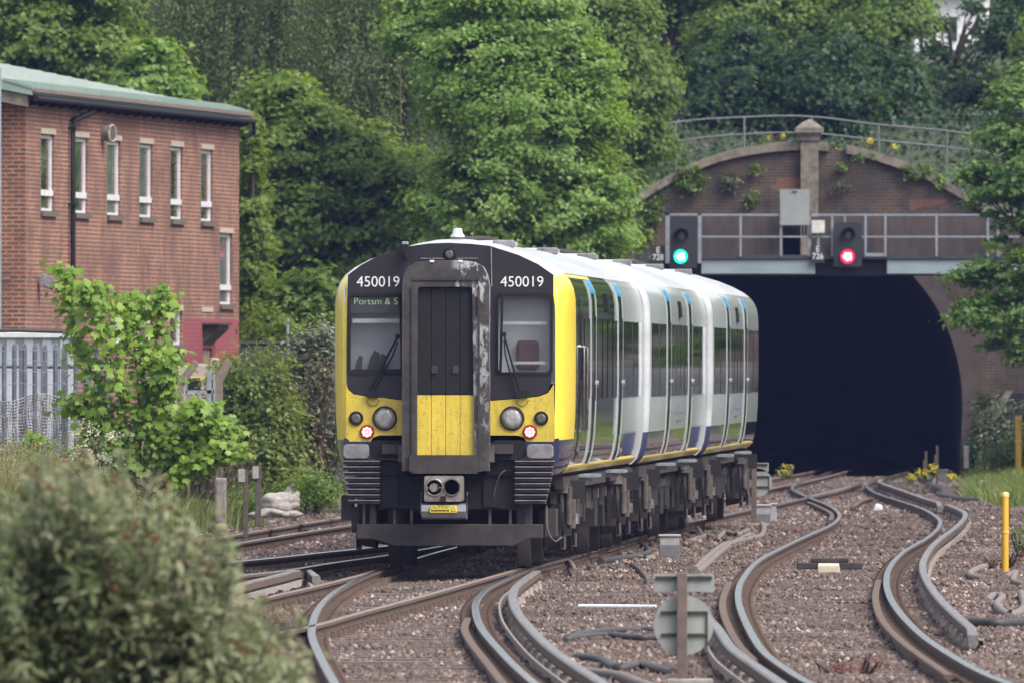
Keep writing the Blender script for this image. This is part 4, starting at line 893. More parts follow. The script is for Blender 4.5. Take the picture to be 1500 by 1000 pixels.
# roof (single slope rising away from the track)
RZ0, RS = 7.20, .20
def RF(u, wv, dz=0): p = BA+bax*u-bnx*wv; return Vector((p.x, p.y, RZ0+RS*wv+dz))
m_roof = mat('pale green copper roof', (.27, .315, .285), .6, (.20, .245, .22), 3, bmp=.1, stretch=(1, .15, 1)); m_rooflip = mat('bright verdigris edge', (.23, .30, .26), .6, (.17, .235, .205), 4)
mb = MB(); U0, U1, W0, W1 = -.5, BL+.2, -.2, 7
mb.prism([RF(U0, W0), RF(U1, W0), RF(U1, W1), RF(U0, W1)], (0, 0, .10), 0); rf = mb.build('roof', m_roof, bld)
mb = MB(); n = 46
for i in range(n+1):
    u = U0+(U1-U0)*i/n; mb.prism([RF(u-.035, W0-.02, .09), RF(u+.035, W0-.02, .09), RF(u+.035, W0+.5, .14), RF(u-.035, W0+.5, .14)], (0, 0, .05), 0)
mb.prism([RF(U0, W0-.03, .045), RF(U1, W0-.03, .045), RF(U1, W0-.03, .11), RF(U0, W0-.03, .11)], bnx*.03, 1)
for i in range(26):
    w0 = .3*i; mb.prism([RF(U0, w0, .1), RF(U1, w0, .1), RF(U1, w0+.02, .105), RF(U0, w0+.02, .105)], (0, 0, .008), 2)
mb.build('roof_ribs', [m_rooflip, mat('weathered pinkish roof lip', (.20, .15, .125), .8, (.12, .09, .08), 8), m_roof], rf)
mb = MB(); mb.prism([RF(U0-.02, W0, -.02), RF(U0-.02, W1, -.02), RF(U0-.02, W1, .16), RF(U0-.02, W0, .16)], bax*.05, 0); mb.prism([RF(U0+.05, W0+.1, -.24), RF(U0+.05, W1, -.30), RF(U0+.05, W1, -.0), RF(U0+.05, W0+.1, -.0)], bax*.2, 1); mb.build('verge', [m_rooflip, m_stone], rf)
mb = MB(); mb.prism([RF(U0+.1, W0, -.02), RF(U1, W0, -.02), RF(U1, 0, -.02), RF(U0+.1, 0, -.02)], (0, 0, -.03), 0)
mb.tube([RF(U0+.1, W0-.05, -.06), RF(U1+.1, W0-.05, -.05)], .05, 8, 0)
for i in range(24): u = .4+i*(BL-.5)/23; mb.prism([RF(u, W0, -.05), RF(u+.06, W0, -.05), BW(u+.06, RZ0-.14, .0), BW(u, RZ0-.14, .0)], (0, 0, -.09), 0)
mb.build('gutter', m_black, bld)
def bp(px, py, d): u = bu(px); return BW(u, bz(px, py), d)
mb = MB(); mb.tube([bp(119, 156, .22), bp(119, 165, .22), bp(101, 176, .08), bp(100.5, 186, .08), bp(100.5, 300, .08), BW(bu(100.5), 0, .08)], .05, 8)
for y in (188, 300, 400): q = bp(100.5, y, .06); mb.box(q, (.16, .16, .05))
mb.build('downpipe', m_black, bld)
mb = MB(); mb.tube([RF(U1, W0-.05, -.08), RF(U1+.05, W0-.05, -.25), BW(BL-.05, 6.78, .09)], .05, 8); mb.build('downpipe', m_black, bld)
c = bp(150, 196, .0); ax = (bnx*.93+Vector((0, -1, 0))*.34).normalized(); mb = MB()
mb.tube([c-bnx*.05, c+ax*.20], [.12, .16], 20, 0, smooth=False); mb.tube([c+ax*.195, c+ax*.205], [.13, .13], 20, 1); q = c+ax*.20; a_ = ax.cross(Vector((0, 0, 1))).normalized()
mb.tube([q+(a_*math.cos(k*.3142)+Vector((0, 0, 1))*math.sin(k*.3142))*.15 for k in range(21)], .022, 6, 0); mb.build('wall_vent', [m_conc, m_bark, m_pvc], bld)
mb = MB(); q = LW(1.1, bz(38, 437), .25); mb.prism([q+Vector((-.35, 0, .10)), q+Vector((0, 0, .08)), q+Vector((.12, 0, -.05)), q+Vector((.06, 0, -.08)), q+Vector((-.35, 0, -.06))], (0, .25, 0)); mb.build('floodlight', m_black, bld, bevel=.02)
mb = MB(); q = bp(56, 412, .15); mb.box(q, (.22, .2, .20), 0, ry=.4); mb.box(q+Vector((.03, -.02, -.11)), (.2, .16, .04), 1, ry=.4); mb.tube([q+Vector((0, 0, .12)), LW(.3, bz(38, 408), .06), LW(4, bz(38, 407), .06)], .012, 4, 0); mb.build('floodlight', [m_greyp, m_navy], bld, bevel=.02)
# ------------------------------------------------------------------ trackside objects
def ground_box(name, label, cat, x0, x1, y0, y1, depth, mats, group=None, lid=True):      # photo box standing on the ballast
    Y = DY(y1, -.13); a, b = P(x0, y1, Y), P(x1, y0, Y); t = thing(name, label, cat, ((a.x+b.x)/2, Y, -.15), 0, group)
    h = b.z-a.z; mb = MB(); mb.box2((a.x, Y, a.z-.05), (b.x, Y+depth, a.z+h*.52), 0); mb.box2((a.x+.008, Y+.008, a.z+h*.52), (b.x-.008, Y+depth-.008, a.z+h*.9), 1); mb.build('body', mats, t, bevel=.008)
    mb = MB(); mb.box2((a.x-.012, Y-.012, a.z+h*.9), (b.x+.012, Y+depth+.012, b.z), 0); mb.build('lid', mats[1], t, bevel=.012)
    return t
m_cab1, m_cab2 = mat('dark grey cabinet', (.16, .165, .18), .6, (.10, .10, .11), 9), mat('pale grey cabinet', (.36, .36, .38), .55, (.25, .25, .26), 9)
ground_box('equipment_box', 'small two tone grey trackside box standing beside the train', 'equipment box', 965.5, 996, 782, 816, .32, [m_cab1, m_cab2], 'grey trackside boxes')
ground_box('equipment_box', 'grey trackside box beside the rusty post of the far round sign', 'equipment box', 1107, 1129, 738, 768, .3, [m_cab1, m_cab2], 'grey trackside boxes')
ground_box('equipment_box', 'narrow pale grey box right behind the box at the far round sign', 'equipment box', 1128, 1138, 736, 764, .3, [m_cab2, m_cab2], 'grey trackside boxes')
ground_box('equipment_box', 'dark grey box among yellow flowers at the right of the tunnel mouth', 'equipment box', 1371, 1389, 687, 711, .4, [m_cab1, m_cab1], 'grey trackside boxes')
def round_sign(label, Y, cx, cy, r, px, ptop, rx0, rx1, ry0, ry1, zb):
    t = thing('round_sign', label, 'sign', (P(px, 0, Y).x, Y, zb), 0, 'backs of round trackside signs')
    mp = mat('dull grey sign back', (.30, .32, .31), .6, (.20, .215, .20), 5)
    mb = MB(); mb.disc(P(cx, cy, Y), r/S(Y), (0, .012, 0), 40); mb.build('disc', mp, t)
    mb = MB(); mb.box2(P(rx0, ry1, Y), P(rx1, ry0, Y+.012)); mb.build('top_plate', mp, t)
    for yy in ((cy-r*.42, cy+r*.32)): mb = MB(); mb.box2(P(cx-r*.75, yy+2.2*r/44, Y-.02), P(cx+r*.8, yy-2.2*r/44, Y)); mb.build('bracket', m_grime, t)
    mb = MB(); mb.box2(P(rx0+3*r/44, ry0+8*r/44, Y-.02), P(rx1-3*r/44, ry0+3*r/44, Y)); mb.build('bracket', m_grime, t); mb = MB(); mb.box2(P(cx+r*.74, cy+r*.8, Y-.014), P(cx+r*.8, cy-r*.4, Y)); mb.build('bracket', m_grime, t)
    mb = MB(); a = P(px, ptop, Y-.05); hw = 7.5/S(118); mb.box2((a.x-hw, Y-.09, zb-.05), (a.x+hw, Y-.02, a.z)); mb.build('post', mat('rusty brown sign post', (.15, .115, .10), .85, (.09, .065, .055), 8, bmp=.2), t, bevel=.006)
    mb = MB(); mb.box((a.x+.06, Y-.08, zb+.02), (.36, .22, .09)); mb.build('foot', m_conc, t, bevel=.01)
round_sign('large nearest round sign seen from behind with a rectangular plate above it', 117.5, 1001.5, 915, 44, 999, 838, 957.5, 1046, 840, 866, -.155)
round_sign('smaller far round sign seen from behind beside the end of the train', 236, 1110.5, 706, 20.5, 1104.5, 674, 1084, 1126, 677, 690, -.155)
def yellow_post(label, px, y0, Y, zb, r):
    a = P(px, y0, Y); t = thing('marker_post', label, 'post', (a.x, Y, zb), 0, 'yellow marker posts')
    mb = MB(); mb.tube([(a.x, Y, zb-.05), (a.x, Y, a.z-.05), (a.x, Y, a.z-.012), (a.x, Y, a.z)], [r, r, r*.8, r*.3], 14); mb.build('tube', mat('yellow plastic post', (.62, .36, .02), .45, (.5, .28, .02), 5), t)
    mb = MB(); mb.tube([(a.x, Y, a.z-.06), (a.x, Y, a.z-.01), (a.x, Y, a.z+.004)], [r*1.12, r*1.08, r*.4], 14); mb.tube([(a.x, Y, a.z-.5), (a.x, Y, a.z-.47)], r*1.15, 14); mb.build('cap', mat('pale yellow cap', (.72, .5, .16), .5), t)
yellow_post('near yellow post standing on open ballast beside the right hand track', 1472.5, 720, 183, -.155, .042)
yellow_post('distant yellow post rising out of the shrubs right of the tunnel', 1492, 609, 297, .3, .06)
Y = DY(838, -.13); a = P(1213, 838, Y); t = thing('track_magnet', 'pale cream trackside ramp on a black frame between the right hand rails', 'track ramp', (a.x, Y, -.15))
mb = MB(); mb.box2(P(1198, 838, Y), P(1229.5, 829, Y+.4)); mb.prism([P(1198, 829, Y), P(1229.5, 829, Y), P(1229, 818, Y+.35), P(1199, 818, Y+.35)], (0, .05, -.002)); mb.build('ramp', mat('cream concrete ramp', (.52, .46, .36), .9, (.42, .36, .28), 14), t, bevel=.006)
mb = MB(); mb.box2(P(1168, 833, Y+.1), P(1198, 823, Y+.6)); mb.box2(P(1230, 833, Y+.1), P(1262, 823, Y+.6)); mb.box2(P(1188, 823, Y+.15), P(1242, 816.5, Y+.5)); mb.build('frame', m_grime, t, bevel=.01)
def lying(name, label, cat, pts, r, m, group=None, n=7):
    q = [G(x, y, -.14+r*.6) for x, y in pts]; q = [Vector(v) for v in catmull(q, 6)]
    mb = MB(); mb.tube(q, r, n); return tag(mb.build(name, m, None, loc=q[0]), label, cat, group)
m_cable, m_cabled = mat('dusty grey cable', (.20, .175, .16), .8, (.13, .11, .1), 6), mat('black cable', (.03, .03, .032), .6, (.05, .045, .045), 6)
GC = 'cables lying on the ballast'
lying('cable', 'pale grey cable snaking forward from the rusty sign post', 'cable', [(1105, 760), (1117, 768), (1116, 783), (1095, 790), (1070, 795), (1052, 803), (1030, 822), (1018, 834)], .045, m_cable, GC)
lying('cable', 'second pale grey cable running beside the snaking one behind the round sign', 'cable', [(1098, 783), (1080, 792), (1060, 804), (1042, 820), (1022, 838)], .045, m_cable, GC)
lying('cable', 'wriggling grey cable lying below the end of the train', 'cable', [(1096, 776), (1078, 783), (1062, 779), (1050, 788), (1034, 784), (1010, 793)], .04, m_cable, GC)
lying('cable', 'black cable loop crossing the ballast behind the near round sign', 'cable', [(985, 926), (950, 922), (900, 923), (860, 927), (832, 934)], .035, m_cabled, GC)
lying('cable', 'lower black cable of the loop left of the near round sign', 'cable', [(985, 930), (940, 933), (890, 929), (845, 933), (828, 937)], .03, m_cabled, GC)
lying('cable', 'thick dark cable just right of the nearest central conductor rail', 'cable', [(845, 962), (880, 966), (905, 978), (940, 974), (985, 984)], .04, m_cabled, GC)
lying('cable', 'grey cable trailing nearest the camera between two conductor rails', 'cable', [(860, 985), (905, 990), (930, 999), (960, 1010)], .05, m_cable, GC)
lying('cable', 'dark pipe lying beside the running rail near the small grey box', 'cable', [(930, 792), (950, 806), (938, 814), (905, 818), (880, 822)], .05, m_cabled, GC)
lying('cable', 'short pale pipe on the ballast beside the train underframe', 'cable', [(965, 811), (945, 818), (925, 812), (908, 812)], .04, m_cable, GC)
lying('cable', 'thin cable stretching over the ballast under the train side', 'cable', [(862, 831), (890, 829), (925, 828), (945, 845), (950, 860)], .03, m_cabled, GC)
lying('cable', 'grey cable end curling left of the near yellow post', 'cable', [(1444, 829), (1425, 836), (1422, 843), (1440, 848)], .045, m_cable, GC)
lying('cable', 'grey cable looping round the foot of the yellow post', 'cable', [(1474, 845), (1488, 838), (1484, 850), (1500, 856)], .04, m_cable, GC)
lying('cable', 'coiled grey cable below the yellow post', 'cable', [(1446, 880), (1455, 872), (1468, 874), (1460, 886), (1478, 900), (1500, 890), (1496, 868)], .045, m_cable, GC)
lying('cable', 'black cable crossing to the sloping cut end of a conductor rail', 'cable', [(1425, 910), (1455, 912), (1490, 911), (1530, 908)], .05, m_cabled, GC)
lying('cable', 'dark pipe running back toward the tunnel at the grass edge', 'pipe', [(1360, 703), (1372, 711), (1388, 719)], .12, m_cable)
lying('cable', 'low dark pipe lying along the edge of the green grass', 'pipe', [(1375, 724), (1400, 730), (1430, 733), (1462, 734)], .07, m_cabled)
lying('cable', 'black hose crossing the ballast at the far bend', 'pipe', [(1300, 709), (1330, 707), (1362, 705)], .05, m_cabled)
lying('white_rod', 'thin white rod lying on the ballast left of the near round sign', 'rod', [(848, 887), (905, 887.5), (961, 888)], .022, mat('white rod', (.72, .74, .78), .5), None, 6)
mb = MB(); q = G(1285, 748, -.13); rs = random.Random(1); mb.prism([q+Vector((-.08, 0, 0)), q+Vector((.09, .02, 0)), q+Vector((.07, .02, .09)), q+Vector((-.03, 0, .12))], (.02, .15, .02)); tag(mb.build('litter', m_pvc, None, loc=q, bevel=.02), 'crumpled white litter between the far right hand rails', 'litter')
def point_rod(label, pts):
    mb = MB(); q = [G(x, y, -.05) for x, y in pts]; mb.tube(q, .03, 5); tag(mb.build('point_rod', m_cable, None, loc=q[0]), label, 'rod', 'rail side brackets')
point_rod('pale bent bracket hanging from the rail near the second bogie', [(831, 818), (838, 826), (842, 835)])
point_rod('pale bent bracket on the rail ahead of the far bogie', [(1021, 772), (1028, 780)])
# thing on left verge
def stake(label, px, y0, y1, plate, Y, wd, lean=0):
    zb = HC+(HY-y1)/S(Y); a = P(px, y0, Y); t = thing('timber_post', label, 'post', (a.x, Y, zb), 0, 'timber posts on the verge'); h = a.z-zb; hw = wd/S(Y)/2
    mb = MB(); mb.prism([(a.x-hw, Y, zb-.3), (a.x+hw, Y, zb-.3), (a.x+hw+lean, Y, a.z), (a.x-hw+lean, Y, a.z)], (0, .12, 0)); mb.build('stake', m_wood, t, bevel=.008)
    if plate: mb = MB(); mb.box2(P(plate[0], plate[3], Y-.04), P(plate[1], plate[2], Y-.01)); mb.build('plate', mat('white post plate', (.36, .36, .35), .7, (.22, .21, .2), 12), t)
stake('dark short post with a white plate left of the white sack', 359.5, 688, 757, (349, 359, 686, 705), 211, 7)
stake('dark post with a white plate right behind the first white plated post', 378, 682, 740, (370, 379, 682, 700), 216, 9)
mb = MB(); q = P(324, 724, 214); mb.box2(P(315, 765, 214), P(332, 699, 214.25)); tag(mb.build('stone_marker', mat('bleached concrete stub', (.30, .27, .25), .9, (.15, .13, .12), 9, bmp=.5), None, loc=q, bevel=.03), 'pale concrete stub in the dry weeds left of the plated posts', 'concrete post')
def blob(name, label, cat, c, rad, m, seed, sub=4, nz=.25, fl=None):
    bm = bmesh.new(); bmesh.ops.create_icosphere(bm, subdivisions=sub, radius=1); rs = random.Random(seed); ph = [rs.uniform(0, 6) for _ in range(9)]
    for v in bm.verts:
        x, y, z = v.co; f = 1+nz*(math.sin(3*x+ph[0])*math.sin(2.5*z+ph[1])*.6+math.sin(6*x+4*z+ph[2])*.25+math.sin(9*x+5*y+3*z+ph[3])*.10+math.sin(13*x-7*z+ph[4])*.12)
        if fl: f *= fl(x, y, z)
        v.co = Vector((x*f*rad[0], y*f*rad[1], max(z*f, -.55)*rad[2]))
    me = bpy.data.meshes.new(name); bm.to_mesh(me); bm.free()
    for p in me.polygons: p.use_smooth = True
    me.materials.append(m); o = bpy.data.objects.new(name, me); COL.objects.link(o); o.location = c; return tag(o, label, cat)
m_sack = mat('dirty white woven sack', (.40, .37, .35), .8, (.20, .18, .165), 7, bmp=.7, stretch=(1.6, 1, 3))
o = thing('rubble_sack', 'crumpled dirty white sack slumped beside the plated posts', 'sack', P(411, 752, 219))
b1 = blob('sack_body', None, None, P(411, 738, 219)-o.location, (.29, .25, .19), m_sack, 3, nz=.16, fl=lambda x, y, z: 1-math.exp(-((z-.15)/.2)**2)*.12); b1.parent = o
b2 = blob('sack_base', None, None, P(404, 752, 219)-o.location, (.36, .3, .10), m_sack, 8, nz=.2); b2.parent = o
mb = MB(); a = P(422, 722, 219); mb.tube([a, a+Vector((.03, -.02, .09)), a+Vector((.06, 0, .13))], [.07, .04, .05], 7); a = P(432, 728, 219); mb.tube([a, a+Vector((.06, 0, .08))], [.07, .03], 7); mb.build('sack_neck', m_sack, o)
blob('bag', 'small white bag lying in the green grass at the right', 'bag', P(1441, 712, 282), (.12, .1, .13), m_sack, 5, 3)
mb = MB()
q = P(463, 745, 233)
for i, (x0, x1, y) in enumerate(((438, 500, 746), (446, 505, 741), (440, 495, 736))): mb.box2(P(x0, y+4, 233+i*.3), P(x1, y-2, 233.25+i*.3))
tag(mb.build('stacked_timber', m_wood, None, loc=q, bevel=.01), 'short stack of dark timbers on the verge beside the train front', 'timber stack')
mb = MB(); mb.box2(P(352, 531, 262), P(640, 501, 262.3)); mb.box2(P(350, 503, 261.95), P(640, 499.5, 262.35)); mb.box2(P(352, 760, 262.02), P(640, 531, 262.28))
tag(mb.build('retaining_wall', mat('dark stained wall', (.075, .065, .06), .95, (.045, .04, .038), 1.5, bmp=.3, stretch=(1, 1, 6)), None, loc=P(420, 700, 262)), 'dark horizontal wall behind the ivy covered bank', 'wall')
mb = MB(); mb.tube([P(421.5, 560, 255), P(421.5, 467, 255)], .025, 8); tag(mb.build('metal_post', m_galv, None, loc=P(421, 560, 255)), 'slim grey metal post in front of the dark wall', 'post')
mb = MB(); mb.tube([P(-1, 760, 258), P(-1, 100, 258)], .035, 10); tag(mb.build('lamp_post', m_galv, None, loc=P(-1, 700, 258)), 'slim pale pole standing before the near left face of the brick building', 'pole')
# container / palisade / chain link / gate
Yc = 236
t = thing('storage_container', 'pale grey ribbed metal container behind the palisade fence', 'container', P(30, 760, Yc))
m_cont = mat('pale grey container paint', (.42, .45, .51), .6, (.34, .36, .42), 1.8)
mb = MB(); x0, x1 = P(-160, 0, Yc).x, P(106, 0, Yc).x; z0, z1 = .3, P(0, 494, Yc).z
n = int((x1-x0)/.14)
for i in range(n): mb.box2((x0+i*.14, Yc+(.0 if i % 2 else .035), z0), (x0+i*.14+.14, Yc+.05+(.0 if i % 2 else .035), z1))
mb.box2((x0, Yc+.1, z0), (x1, Yc+2.6, z1)); mb.build('body', m_cont, t)
mb = MB(); mb.box2((x0, Yc-.04, z1-.01), (x1+.03, Yc+2.6, P(0, 487, Yc).z)); mb.build('roof_edge', m_pvc, t, bevel=.01)
mb = MB(); mb.tube([P(-60, 486, Yc-.2), P(20, 484, Yc-.2), P(100, 486, Yc-.2)], .03, 6); mb.build('roof_cable', m_cabled, t)
t = thing('palisade_fence', 'grey steel palisade fence in front of the pale container', 'fence', P(60, 740, 222), 0)
def pale(px, y0, Y, wd=7.0):
    a = P(px, y0, Y); hw = wd/S(Y)/2; zb = gz(a.x, Y)
    mb = MB(); mb.prism([(a.x-hw, Y, zb), (a.x+hw, Y, zb), (a.x+hw, Y, a.z-.05), (a.x+hw*.4, Y, a.z), (a.x-hw*.4, Y, a.z), (a.x-hw, Y, a.z-.05)], (0, .015, 0)); mb.prism([(a.x-hw*.25, Y-.02, zb), (a.x+hw*.25, Y-.02, zb), (a.x+hw*.25, Y-.02, a.z-.04), (a.x-hw*.25, Y-.02, a.z-.04)], (0, .025, 0)); return mb
for px in range(-55, 160, 15): pale(px+1, 503+.02*px, 222+px*.02).build('pale', m_palis, t)
mb = MB()
for y in (535, 672): mb.tube([P(-70, y, 222.05), P(152, y+1.5, 225.1)], .03, 4, sq=(1, 1.2))
mb.build('rail', m_palis, t)
t = thing('chain_link_fence', 'sagging chain link fence on thin steel posts in front of the palisade', 'fence', P(60, 720, 215))
for px, y0 in ((-20, 505), (30, 503), (63, 530), (92, 511), (130, 507)):
    mb = MB(); a = P(px, y0, 215); mb.box2((a.x-.025, 215, gz(a.x, 215)-.1), (a.x+.025, 215.05, a.z)); mb.build('post', m_palis, t)
mb = MB()
for y in (511, 526, 542, 561):
    for xa, xb in ((-20, 30), (30, 92), (92, 130)): mb.tube([P(xa, y, 214.95), P((xa+xb)/2, y+3, 214.95), P(xb, y-1, 214.95)], .005, 4)
mb.build('line_wires', m_galv, t)
mb = MB(); f_ = lambda i, j: P(-20+i*3.9+2*math.sin(j*.5+i*.12)+1.2*math.sin(j*.21), 582+j*4.6+(6*math.sin(i*.23) if j < 6 else 1.5*math.sin(i*.31)), 214.9+.10*math.sin(i*.55)+.05*math.sin(j*.6+i))
for i in range(39): mb.tube([f_(i, j) for j in range(0, 28, 2)], .008, 4)
for j in range(28): mb.tube([f_(i, j) for i in range(0, 39, 2)], .008, 4)
mb.build('wire_mesh', mat('dull galvanised wire', (.36, .35, .37), .6, (.24, .22, .235), 9), t)
def cranked(label, x0, yk, x1, y1, Y, wd):
    a, b = P(x0, yk, Y), P(x1, y1, Y); zb = gz(a.x, Y); t_ = (b-a).normalized(); n_ = Vector((-t_.z, 0, t_.x)); h = wd/S(Y)/2
    mb = MB(); mb.prism([(a.x-h, Y, zb-.1), (a.x+h, Y, zb-.1), (a.x+h, Y, a.z-.04), b-n_*h, b+t_*h*.5, b+n_*h, (a.x-h, Y, a.z+.05)], (0, .12, 0)); tag(mb.build('fence_post', m_conc2, None, loc=(a.x, Y, zb), bevel=.012), label, 'concrete post', 'cranked concrete posts')
m_conc2 = mat('brown concrete post', (.21, .17, .14), .9, (.14, .11, .09), 8, bmp=.3)
cranked('cranked brown concrete post leaning over left of the small metal gate', 264, 562, 287, 530, 228, 10)
cranked('cranked brown concrete post leaning over right of the small metal gate', 320, 557, 334, 530, 231, 12)
t = thing('metal_gate', 'small galvanised gate frame between two cranked concrete posts', 'gate', P(296, 700, 227))
mb = MB(); g_ = lambda x0, x1, y0, y1, d=.04: mb.box2(P(x0, y1, 227), P(x1, y0, 227+d))
g_(271, 274, 551, 640); g_(303, 310, 543, 600, .06); g_(312, 315.5, 547, 640); g_(272, 314, 571, 575.5, .05); g_(291, 294, 575, 640); mb.build('frame', m_galv, t)
mb = MB()
for i in range(14): mb.tube([P(272+i*3, 577, 227.03), P(272+i*3, 640, 227.03)], .005, 4)
for i in range(16): mb.tube([P(272, 578+i*4, 227.03), P(314, 578+i*4, 227.03)], .005, 4)
mb.build('mesh', m_palis, t)
Yq = 250; t = thing('generator', 'beige machine housing with a yellow stripe behind the small gate', 'machine', P(300, 660, Yq))
m_bg = mat('beige machine paint', (.37, .31, .26), .55, (.31, .26, .22), 3)
mb = MB(); mb.prism([P(236, 640, Yq), P(340, 640, Yq), P(330, 545, Yq), P(322, 536, Yq), P(290, 532, Yq), P(262, 535, Yq), P(240, 560, Yq)], (0, 1.6, 0)); mb.prism([P(306, 537, Yq-.02), P(322, 537, Yq-.02), P(322, 526, Yq-.02), P(318, 523.5, Yq-.02), P(309, 524, Yq-.02)], (0, .1, 0)); mb.build('housing', m_bg, t, bevel=.02)
mb = MB(); mb.prism([P(240, 548, Yq-.02), P(304, 553.5, Yq-.02), P(304, 558, Yq-.02), P(240, 551.5, Yq-.02)], (0, .03, 0)); mb.build('stripe', m_yellow, t)
mb = MB()
for i in range(7): mb.box2(P(276+i*2.6, 571, Yq-.02), P(277.6+i*2.6, 553, Yq+.01))
for i in range(6): mb.box2(P(275, 554.6+i*3.2, Yq-.022), P(294, 553+i*3.2, Yq+.01))
mb.build('grille', m_black, t)
mb = MB(); c = P(314.5, 530.5, Yq-.03); mb.tube([c+Vector((.032*math.cos(k*.42+.8), 0, .032*math.sin(k*.42+.8))) for k in range(12)], .008, 5); mb.build('lifting_eye', m_black, t)
Yb = 247; t = thing('warning_panel', 'small yellow and red panel low behind the sapling', 'panel', P(248, 600, Yb)); mb = MB(); mb.box2(P(236, 572, Yb), P(250, 553, Yb+.03), 0); mb.build('yellow_panel', m_yellow, t); mb = MB(); mb.box2(P(250.5, 575, Yb), P(258, 556, Yb+.03), 0); mb.build('red_panel', mat('red panel', (.42, .05, .03), .5), t)
for lab, px, y0 in (('thin rusty stake left of the dark box at the tunnel mouth', 1356.5, 660), ('taller thin rusty stake behind the dark box at the tunnel mouth', 1373, 652)):
    a = P(px, y0, 303); b = P(px, 702, 303); mb = MB(); mb.box2((a.x-.025, 303, b.z-.2), (a.x+.025, 303.05, a.z)); mb.box2((a.x-.06, 302.97, a.z-.42), (a.x-.02, 303.0, a.z-.18)); tag(mb.build('stake', m_wood, None, loc=(a.x, 303, b.z-.2)), lab, 'stake', 'stakes by the tunnel mouth')
mb = MB(); mb.box2(P(1412, 685, 306), P(1419, 652, 306.1)); tag(mb.build('short_post', m_conc, None, loc=P(1415, 685, 306)), 'short grey post in weeds at the foot of the right tunnel wall', 'post', 'posts right of the tunnel')
mb = MB(); mb.box2(P(1434, 690, 305), P(1438.5, 660, 305.1)); tag(mb.build('short_post', m_wood, None, loc=P(1436, 690, 305)), 'thin brown post in weeds right of the short grey post', 'post', 'posts right of the tunnel')
# house far behind, glimpsed through the trees
Yh = 430; t = thing('white_house', 'white house wall glimpsed through a gap in the hillside trees', 'house', P(1400, 150, Yh))
mb = MB(); mb.box2(P(1340, 200, Yh), P(1440, -10, Yh+6)); mb.build('wall', mat('white render', (.80, .80, .82), .8), t)
mb = MB(); mb.prism([P(1330, -8, Yh-.4), P(1450, -8, Yh-.4), P(1395, -75, Yh-.4)], (0, 7, 0)); mb.build('roof', m_wood, t)
mb = MB(); mb.box2(P(1390, 60, Yh-.05), P(1402, 25, Yh+.02)); mb.build('window', m_pane, t)
mb = MB(); [mb.box2(P(1405+i*6, 82, Yh-2), P(1406+i*6, 50, Yh-1.9)) for i in range(5)]; mb.build('balcony_rail', m_black, t)
# boundary fence beyond the right hand verge (mirrored in the carriage sides)
t = thing('board_fence', 'long pale board fence along the right hand verge, mirrored in the carriages', 'fence', (12.4, 260, .3))
mb = MB()
for i in range(150): mb.box2((12.3+.03*(i % 2), 186+i, 1.2), (12.34+.03*(i % 2), 186.97+i, 2.35))
mb.build('boards', mat('pale grey boards', (.40, .40, .42), .8, (.30, .30, .32), 2), t)
mb = MB()
for i in range(60): mb.box2((12.2, 186+i*2.5, .5), (12.29, 186.1+i*2.5, 2.5))
mb.build('posts', m_conc, t, kind='stuff')
# ------------------------------------------------------------------ vegetation
L_BRIGHT = leafmat('bright sycamore leaf', [(.125, .215, .05), (.175, .285, .062), (.23, .345, .09), (.31, .41, .16)])
L_MID = leafmat('mid green leaf', [(.08, .135, .028), (.115, .185, .036), (.155, .235, .048), (.21, .29, .08)])
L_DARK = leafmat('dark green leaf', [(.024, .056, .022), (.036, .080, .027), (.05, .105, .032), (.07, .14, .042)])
L_BIRCH = leafmat('birch leaf', [(.07, .105, .036), (.095, .135, .044), (.12, .165, .055), (.165, .205, .08)], .3)
L_YEL = leafmat('yellow green leaf', [(.10, .17, .03), (.15, .22, .04), (.19, .26, .05), (.26, .29, .07)])
L_SAP = leafmat('young sycamore leaf', [(.11, .20, .026), (.17, .28, .034), (.24, .36, .05), (.33, .42, .09)], .4)
L_GREY = leafmat('grey green shrub leaf', [(.08, .10, .06), (.11, .13, .08), (.145, .165, .105), (.21, .22, .16)], .2)
L_DRY = leafmat('dry brown leaf', [(.10, .07, .05), (.14, .11, .08), (.10, .10, .06), (.19, .15, .11)], .2)
L_ORANGE = leafmat('orange young shoot', [(.30, .14, .06), (.36, .18, .08)], .3)
L_FLOW = leafmat('yellow flower', [(.65, .48, .02), (.72, .56, .03)], .2)
L_CREAM = leafmat('cream flower head', [(.5, .47, .36), (.6, .57, .45)], .2)
L_RUST = leafmat('rust brown seed head', [(.17, .065, .035), (.22, .10, .05)], .2)
L_BUSH = leafmat('soft grey green bush leaf', [(.10, .12, .065), (.14, .17, .085), (.19, .22, .12), (.20, .18, .11), (.31, .33, .23)], .3)
L_RED = leafmat('red herb leaf', [(.20, .05, .06), (.16, .06, .05)], .2)
def ell_pts(g, n, c, r, shell=.55, lowcut=-.75):
    v = g.normal(size=(n*2, 3)); v /= np.linalg.norm(v, axis=1, keepdims=True); v = v[v[:, 2] > lowcut][:n]
    k = shell+(1-shell)*g.rand(len(v), 1)**.6; return np.array(c)+v*k*np.array(r), v
def clump_leaves(g, cen, out, per, cr, flat=.5, up=.8):
    n = len(cen); per_ = max(1, int(per)); d = g.normal(size=(n, per_, 3))*.5; s = cr*(.55+.9*g.rand(n, 1, 1)); d *= s; d[..., 2] *= flat
    d += out[:, None]*0; d[..., 2] -= (np.abs(d[..., 0])+np.abs(d[..., 1]))*.30*g.rand(n, 1)
    pts = (cen[:, None]+d).reshape(-1, 3); nr = np.repeat(out, per_, 0)*.9+np.array([0, 0, up])+g.normal(size=(n*per_, 3))*.42
    return pts, nr
